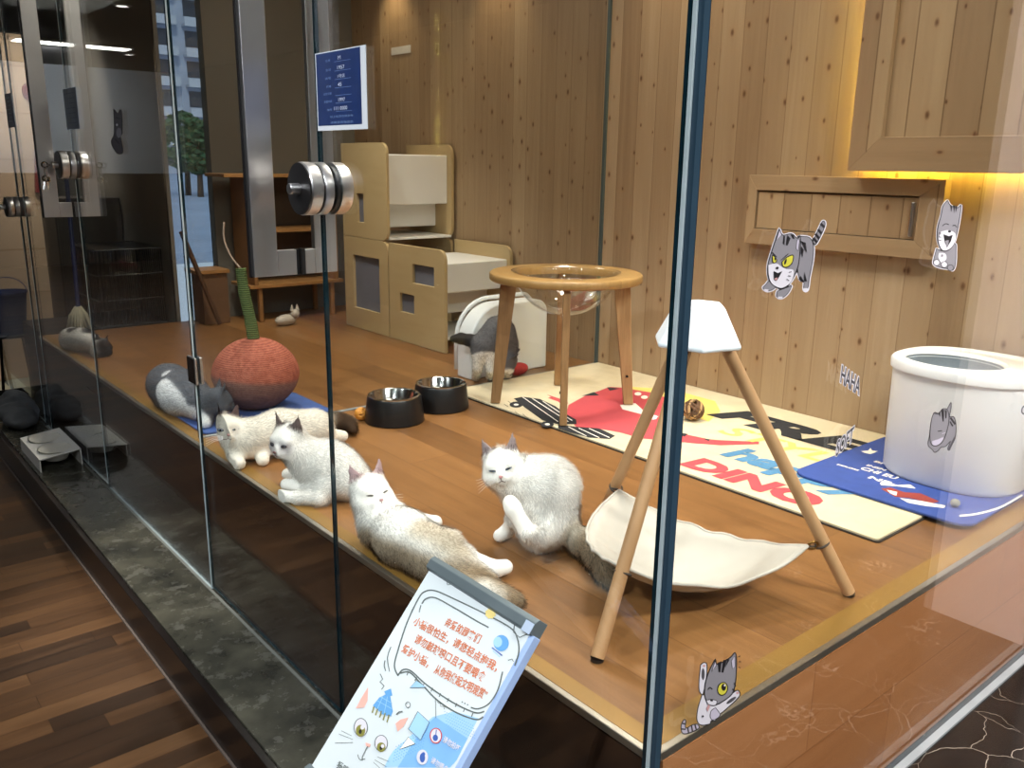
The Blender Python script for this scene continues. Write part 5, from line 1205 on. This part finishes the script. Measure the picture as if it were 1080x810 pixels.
# ---- the sitting cat scratching with a hind leg
def S(u, v, d): return at_d(u, v, d)
c = Cat('white cat sitting and scratching with a hind leg beside the hammock', W_)
D0 = 2.085
rump = S(577, 543, D0-.010); mid = S(577, 514, D0-.015); sh = S(558, 508, D0-.01); ch = S(551, 524, D0+.00); nk = S(543, 506, D0-.02)
B = c.B
B.cone(rump, .076, mid, .072, .03).cone(mid, .072, sh, .056, .03).cone(sh, .054, ch, .046, .025).cone(sh, .052, nk, .046, .02)
B.ell(S(570, 552, D0-.03), (.055, .055, .055), None, .03)
hd = S(530, 493, D0-.035)
B.cone(nk, .044, hd, .036, .02)
fp = G(527, 565, .016)
B.chain([(S(549, 530, D0+.0), .030), (S(541, 548, D0+.01), .0175), (G(535, 560, .022), .0155), (fp, .0165)], .012)
B.chain([(S(554, 530, D0+.03), .028), (G(556, 566, .02), .016)], .012)
# raised hind leg
B.chain([(S(574, 556, D0-.05), .050), (S(566, 566, D0-.10), .026), (S(556, 561, D0-.125), .0185), (S(541, 536, D0-.125), .0185), (S(538, 530, D0-.12), .0175)], .010)
tl = [(G(600, 562, .045), .030), (G(617, 574, .034), .032), (G(631, 587, .034), .032), (G(640, 602, .030), .027), (G(645, 613, .026), .018)]
B.chain(tl, .02)
c.head(hd, c.dirs(hd)*.95-IR*.10-IU*.22, IU-IR*.17, .98, (172, 158, 156), True, (214, 150, 150), (150, 134, 134), lids=.30, eyecol=(70, 96, 120))
c.paint([tl[0][0], tl[2][0]], .03, .03, (206, 194, 176)); c.paint([tl[2][0], tl[4][0]], .05, .05, (140, 124, 104))
c.flow = [(nk, mid), (mid, rump), (nk, ch), (ch, S(552, 545, D0)), (rump, S(580, 585, D0)), (tl[0][0], tl[2][0]), (tl[2][0], tl[4][0]), (hd+IU*.05, hd-IU*.08), (S(574, 556, D0-.06), S(576, 590, D0-.06))]
c.short = [(hd+c.R[:, 1]*.03, .055, .25), (fp, .05, .25), (S(545, 542, D0-.125), .05, .2), (S(538, 531, D0-.12), .04, .2)]+[(e[1], .03, .25) for e in c.ears]
c.build(n=30000, L=.016, seed=3)
# ---- the cat lying against the glass
c = Cat('white cat lying on its side against the glass with legs stretched, eyes shut', W_)
B = c.B
ch = np.array([.074, .925, P+.058]); mid = np.array([.070, .83, P+.058]); hp = np.array([.076, .70, P+.058])
B.cone(ch, .056, mid, .062, .03).cone(mid, .062, hp, .062, .03)
hd = at_x(391, 520, .062); nk = (hd*.5+ch*.5)
B.cone(ch, .054, nk, .045, .025).cone(nk, .045, hd, .036, .02)
fp = G(459, 551, .022); el = G(432, 549, .045)
B.chain([(np.array([.10, .90, P+.075]), .034), (el, .021), (G(446, 550, .030), .0175), (fp, .0185)], .014)
B.chain([(np.array([.10, .93, P+.04]), .03), (G(420, 545, .02), .02)], .014)
hf = G(533, 598, .022)
B.chain([(np.array([.10, .69, P+.066]), .048), (G(487, 588, .050), .029), (G(508, 596, .028), .019), (G(522, 600, .022), .0165), (hf, .0175)], .016)
B.chain([(np.array([.085, .64, P+.05]), .045), (np.array([.12, .575, P+.03]), .026)], .016)
tl = [(np.array([.07, .62, P+.04]), .03), (np.array([.085, .53, P+.033]), .031), (np.array([.10, .50, P+.03]), .026), (np.array([.125, .485, P+.026]), .018)]
B.chain(tl, .02)
c.head(hd, IR*.40+c.dirs(hd)*.84-IU*.12, IU*.97-IR*.20, 1.0, (180, 158, 158), True, (206, 160, 160), (172, 146, 148), lids=.10)
c.paint([np.array([.010, .90, P+.03]), np.array([.012, .62, P+.05])], .026, .035, (170, 152, 130)); c.paint([np.array([.07, .73, P+.125]), np.array([.09, .64, P+.11])], .015, .05, (206, 192, 172)); c.paint([tl[0][0], tl[3][0]], .030, .03, (140, 122, 100))  # darker lower flank by the glass: shade painted into the coat
c.flow = [(nk, ch), (ch, mid), (mid, hp), (hd+IU*.05, hd-IU*.07), (tl[0][0], tl[3][0]), (el, fp), (G(487, 588, .05), hf)]
c.short = [(hd+c.R[:, 1]*.03, .055, .25), (fp, .045, .2), (hf, .05, .2), (G(510, 596, .028), .045, .25), (el, .03, .5)]+[(e[1], .03, .25) for e in c.ears]
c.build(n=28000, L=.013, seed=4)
# ---- the cat behind it, forelegs stretched to the glass
c = Cat('white cat with dark grey ears lying with forelegs crossed, behind the glass door edge', W_)
B = c.B
ch = G(330, 489, .085); ru = G(358, 497, .070); md = G(347, 492, .078)
B.cone(ch, .062, md, .068, .03).cone(md, .068, ru, .066, .03)
B.ell(G(372, 508, .05), (.055, .055, .05), None, .03)
hd = at_d(304, 465, depth(ch)-.03); nk = hd*.5+ch*.5
B.cone(ch, .055, nk, .046, .025).cone(nk, .044, hd, .036, .02)
p1 = G(302, 511, .030); p2 = G(295, 523, .017); p3 = G(303, 500, .03)
B.chain([(G(336, 500, .06), .036), (G(334, 517, .030), .021), (G(315, 514, .028), .0165), (p1, .0175)], .012)
B.chain([(G(345, 515, .04), .036), (G(338, 526, .02), .019), (G(314, 525, .018), .016), (p2, .018)], .012)
B.chain([(G(325, 500, .05), .03), (G(312, 502, .03), .017), (p3, .0165)], .012)
c.head(hd, -IR*.55+c.dirs(hd)*.72-IU*.32, IU+IR*.16, 1.0, (78, 70, 70), True, (120, 84, 84), (112, 98, 96), lids=.75, eyecol=(52, 58, 72))
c.paint(c.L(-.02, .035, -.002), .010, .02, (196, 190, 190)); c.paint(c.L(.02, .035, -.002), .010, .02, (196, 190, 190))
c.flow = [(nk, ch), (ch, md), (md, ru), (hd+IU*.05, hd-IU*.07), (G(334, 517, .03), p1), (G(338, 526, .02), p2)]
c.short = [(hd+c.R[:, 1]*.03, .055, .25), (p1, .06, .25), (p2, .06, .25), (p3, .04, .25)]+[(e[1], .03, .25) for e in c.ears]
c.build(n=26000, L=.015, seed=5)
# ---- the cat stretched out before the pumpkin
c = Cat('cream cat with dark ears stretched out before the coral scratcher, head up', (248, 240, 226))
B = c.B
ch = G(263, 463, .070); md = G(295, 456, .072); ru = G(330, 452, .066)
B.cone(ch, .060, md, .066, .03).cone(md, .066, ru, .062, .03)
hd = at_d(237, 453, depth(ch)-.035); nk = hd*.5+ch*.5
B.cone(ch, .052, nk, .044, .025).cone(nk, .042, hd, .036, .02)
p1 = G(252, 489, .018); p2 = G(277, 485, .018); p3 = G(361, 460, .020)
B.chain([(G(256, 468, .06), .036), (G(247, 478, .035), .024), (G(250, 484, .022), .019), (p1, .020)], .012)
B.chain([(G(268, 466, .06), .036), (G(274, 474, .035), .023), (G(277, 481, .024), .018), (p2, .020)], .012)
B.chain([(G(330, 455, .05), .046), (G(346, 459, .03), .024), (p3, .0195)], .014)
tl = [(G(342, 446, .045), .03), (G(356, 445, .035), .030), (G(367, 447, .03), .024), (G(372, 453, .024), .014)]
B.chain(tl, .02)
c.head(hd, c.dirs(hd)*.95+IR*.20-IU*.12, IU, 1.0, (84, 66, 66), True, (150, 110, 104), (98, 80, 80), lids=.72, eyecol=(84, 96, 104))
c.paint(c.L(-.02, .035, .0), .010, .02, (204, 194, 182)); c.paint(c.L(.02, .035, .0), .010, .02, (204, 194, 182))
c.paint([tl[1][0], tl[3][0]], .03, .03, (74, 58, 46)); c.paint(tl[0][0], .02, .03, (150, 130, 108))
c.flow = [(nk, ch), (ch, md), (md, ru), (hd+IU*.05, hd-IU*.07), (tl[0][0], tl[3][0])]
c.short = [(hd+c.R[:, 1]*.03, .055, .25), (p1, .05, .25), (p2, .05, .25), (p3, .05, .25)]+[(e[1], .03, .25) for e in c.ears]
c.build(n=26000, L=.016, seed=6)
# ---- grey and white cat curled by the glass, back turned
c = Cat('grey and white cat resting on the blue mat by the glass, back turned', (92, 94, 102))
B = c.B
a0 = np.array([.090, 2.46, P+.082]); a1 = np.array([.092, 2.32, P+.080]); a2 = np.array([.108, 2.18, P+.070])
B.cone(a0, .080, a1, .078, .03).cone(a1, .078, a2, .058, .03)
hd = np.array([.150, 2.125, P+.085]); B.cone(a2, .05, hd, .034, .02)
B.chain([(a0, .05), (np.array([.08, 2.52, P+.04]), .034), (np.array([.06, 2.44, P+.025]), .022), (np.array([.06, 2.34, P+.022]), .018)], .02)
B.chain([(a2, .04), (np.array([.10, 2.12, P+.022]), .02), (np.array([.085, 2.09, P+.02]), .018)], .012)
c.head(hd, (.75, -.1, -.25), (0, 0, 1), .95, (90, 92, 100), False, (150, 110, 104))
c.paint([np.array([.015, 2.30, P+.10]), np.array([.025, 2.20, P+.06])], .042, .016, (236, 236, 240)); c.paint([np.array([.02, 2.28, P+.03]), np.array([.05, 2.10, P+.025])], .046, .016, (232, 232, 236)); c.paint(np.array([.07, 2.47, P+.03]), .03, .02, (70, 72, 78)); c.paint(np.array([.05, 2.36, P+.155]), .014, .012, (220, 220, 226))
c.flow = [(a2, a1), (a1, a0), (a0, np.array([.06, 2.44, P+.02]))]; c.short = [(hd, .06, .5), (np.array([.085, 2.09, P+.02]), .05, .4)]
c.build(n=18000, L=.010, seed=7, zmin=P+.0085)
# ---- sleeping cat at the far end
c = Cat('black and white cat asleep flat on the floor at the far left end', (226, 222, 214))
B = c.B
a0 = G(72, 358, .05); a1 = G(88, 359, .052); hd = G(107, 367, .040)
a0[0] = max(a0[0], .06)
B.cone(a0, .055, a1, .055, .03).cone(a1, .05, hd, .034, .02)
B.chain([(a0, .04), (a0+np.array([-.0, .10, -.02]), .028), (a0+np.array([.04, .14, -.025]), .02)], .02)
c.head(hd, IR*.8-IU*.15+c.dirs(hd)*.25, IU+IR*.1, .95, (46, 44, 46), False, earup=.8)
c.paint(c.L(0, .02, 0), .038, .02, (44, 42, 44)); c.paint(a1+IR*.03+np.array([0, 0, .02]), .036, .016, (52, 50, 52)); c.paint(a1-IR*.05+IU*.05, .02, .014, (70, 66, 64)); c.paint(hd-IR*.035+IU*.02, .02, .015, (214, 208, 200))
c.flow = [(hd, a1), (a1, a0)]; c.short = [(hd, .06, .4)]
c.build(n=12000, L=.011, seed=8)
# ---- grey and white cat nosing the white box
c = Cat('grey and white cat standing with head lowered before the white hooded box', (98, 95, 96))
B = c.B
D1 = 3.56
rp = S(511, 364, D1-.03); bk = S(526, 351, D1-.02); shd = S(533, 363, D1+.02); hd = S(535, 381, D1+.0)
B.cone(rp, .056, bk, .062, .03).cone(bk, .062, shd, .052, .03).cone(shd, .046, hd, .034, .02)
f1 = G(502, 398, .018); f2 = G(517, 398, .018); f3 = G(528, 397, .018); f4 = G(535, 396, .018)
for top, kn, ft in ((S(506, 372, D1-.04), S(504, 387, D1-.02), f1), (S(517, 374, D1-.03), S(518, 389, D1-.02), f2), (S(529, 372, D1), S(528, 386, D1), f3), (S(534, 374, D1+.03), S(535, 386, D1+.03), f4)):
    B.chain([(top, .034), (kn, .019), (ft, .019)], .010)
tl = [(S(508, 362, D1-.03), .026), (S(496, 359, D1+.0), .023), (S(486, 357, D1+.01), .021), (S(478, 357, D1+.01), .014)]
B.chain(tl, .016)
c.head(hd, IR*.55-IU*.75-c.dirs(hd)*.2, IU*.6+IR*.5+c.dirs(hd)*.3, .92, (84, 80, 82), False)
for f, t in ((f1, 378), (f2, 378)): c.paint([f, S(511, 380, D1-.03)], .052, .012, (228, 222, 214))
c.paint([f3, S(533, 390, D1)], .03, .012, (226, 220, 214)); c.paint(f4, .03, .012, (220, 214, 208)); c.paint([tl[1][0], tl[3][0]], .03, .02, (56, 52, 52))
c.flow = [(hd, shd), (shd, bk), (bk, rp), (rp, f1), (tl[0][0], tl[3][0])]; c.short = [(hd, .06, .4), (f1, .05, .4), (f2, .05, .4), (f3, .05, .4)]
c.build(n=15000, L=.009, seed=9)
# ---- grey fabric bag slumped on the ledge
bg = Blob(); bg.ell((-.115, 4.33, .195), (.095, .17, .058)).ell((-.10, 4.44, .215), (.08, .10, .07)).ell((-.12, 4.22, .18), (.08, .10, .04)).cone((-.06, 4.30, .24), .03, (-.12, 4.44, .27), .028, .03)
_f = bg.__call__
lo, hi = bg.bounds(); hh = .008; N_ = np.ceil((hi-lo)/hh).astype(int)+1
X = np.stack(np.meshgrid(*[lo[i]+np.arange(N_[i])*hh for i in range(3)], indexing='ij'), -1).reshape(-1, 3)
F = _f(X)+.006*np.sin(X[:, 1]*60+X[:, 0]*40)*np.sin(X[:, 2]*50+X[:, 1]*20)
V, Q = surface(F.reshape(N_), lo, hh, .1358); V[:, 0] = np.minimum(V[:, 0], -.0135)
m = MB(); m.add(V.tolist(), Q.tolist()); tag(m.build('fabric_bag', mat('dark grey cloth', (76, 78, 80), .9, var=.12, vscale=20, bump=.3, bscale=400), None, smooth='all'), 'dark grey fabric bag slumped on the marble ledge at the far left', 'bag')
# ================================================================== LIGHT
def area(name, loc, tgt, size, power, col=(1, .93, .82), sy=None):
    l = bpy.data.lights.new(name, 'AREA'); l.energy = power; l.color = col; l.size = size
    if sy: l.shape = 'RECTANGLE'; l.size_y = sy
    o = bpy.data.objects.new(name, l); COL.objects.link(o); o.location = loc
    d = Vector(tgt)-Vector(loc); o.rotation_euler = d.to_track_quat('-Z', 'Y').to_euler(); return o
def spot(name, loc, tgt, power, ang=70, blend=.6, col=(1, .86, .66), r=.03):
    l = bpy.data.lights.new(name, 'SPOT'); l.energy = power; l.color = col; l.spot_size = RAD(ang); l.spot_blend = blend; l.shadow_soft_size = r
    o = bpy.data.objects.new(name, l); COL.objects.link(o); o.location = loc
    d = Vector(tgt)-Vector(loc); o.rotation_euler = d.to_track_quat('-Z', 'Y').to_euler(); return o
warm = (1, .86, .68); neu = (1, .93, .83); cool = (.92, .96, 1)
for y in (1.62, .42, 2.75, 3.7): spot('wall_spot', (1.80, y, 2.62), (1.86, y, .6), 13, 84, .8, (1, .76, .46), .03)
spot('room_spot', (1.15, 1.35, 2.70), (.75, .75, P), 125, 95, .8, neu, .16)
spot('room_spot', (.95, .35, 2.70), (.75, .30, P), 55, 90, .8, neu, .14)
spot('room_spot', (.8, 3.0, 2.70), (.7, 3.0, P), 125, 100, .8, neu, .16)
area('room_panel', (.9, 1.1, 2.72), (.9, 1.1, 0), .9, 20, neu)
area('room_panel', (.9, 3.1, 2.72), (.9, 3.1, 0), .8, 9, neu)
for x, y, e in ((-2.0, -2.4, 300), (-1.6, -.6, 170), (-2.6, 1.2, 420)): spot('shop_fill', (x, y, 3.6), (0, .8+.5*(y > 0), .6), e, 52, .9, cool, .12)  # fill lights added for the cats and poster, in place of daylight
for x, y, e in ((.7, -2.2, 420), (1.5, -2.4, 320)): spot('shop_fill', (x, y, 3.6), (x, 0, .25), e, 60, .8, (1, .95, .92), .10)  # added to brighten the right platform front
spot('shop_fill', (.4, -1.3, 3.4), (1.66, -.2, 1.3), 260, 60, .8, (1, .96, .94), .10)  # added to brighten the plaster wall end mirrored in the right glass
for y in (4.5, 7.3, 9.5): spot('aisle_spot', (-1.53, y, 2.70), (-1.53, y, 0), 40, 120, .9, cool, .05)
spot('aisle_spot', (-.55, 2.75, 2.7), (-.14, 2.15, .13), 260, 26, .8, neu, .05)
spot('aisle_spot', (-1.8, 10.6, 2.6), (-1.8, 13, 2.0), 100, 110, .9, cool, .05)  # added to brighten the pale end wall mirrored in the glass
spot('far_fill', (.3, 5.0, 2.65), (.27, 6, 1.2), 130, 90, .9, (1, .92, .84), .05)  # fill added to brighten the beige banded wall
spot('shop_fill', (.2, -2.6, 4.2), (.2, -4, 2.0), 160, 110, .9, (1, .97, .94), .1)  # added to light the wall behind the viewer for the chrome to reflect
w = bpy.data.worlds.new('sky'); scene.world = w; w.use_nodes = True
w.node_tree.nodes['Background'].inputs[0].default_value = (.62, .74, .95, 1); w.node_tree.nodes['Background'].inputs[1].default_value = .9
sun = bpy.data.lights.new('sun', 'SUN'); sun.energy = 1.2; sun.angle = .1; so = bpy.data.objects.new('sun', sun); COL.objects.link(so); so.rotation_euler = (RAD(50), 0, RAD(-20))
scene.cycles.transparent_max_bounces = 32
scene.cycles.max_bounces = 8
scene.view_settings.view_transform = 'Standard'; scene.view_settings.look = 'None'; scene.view_settings.gamma = 1.0
scene.view_settings.exposure = 0.0
scene.view_settings.use_curve_mapping = False
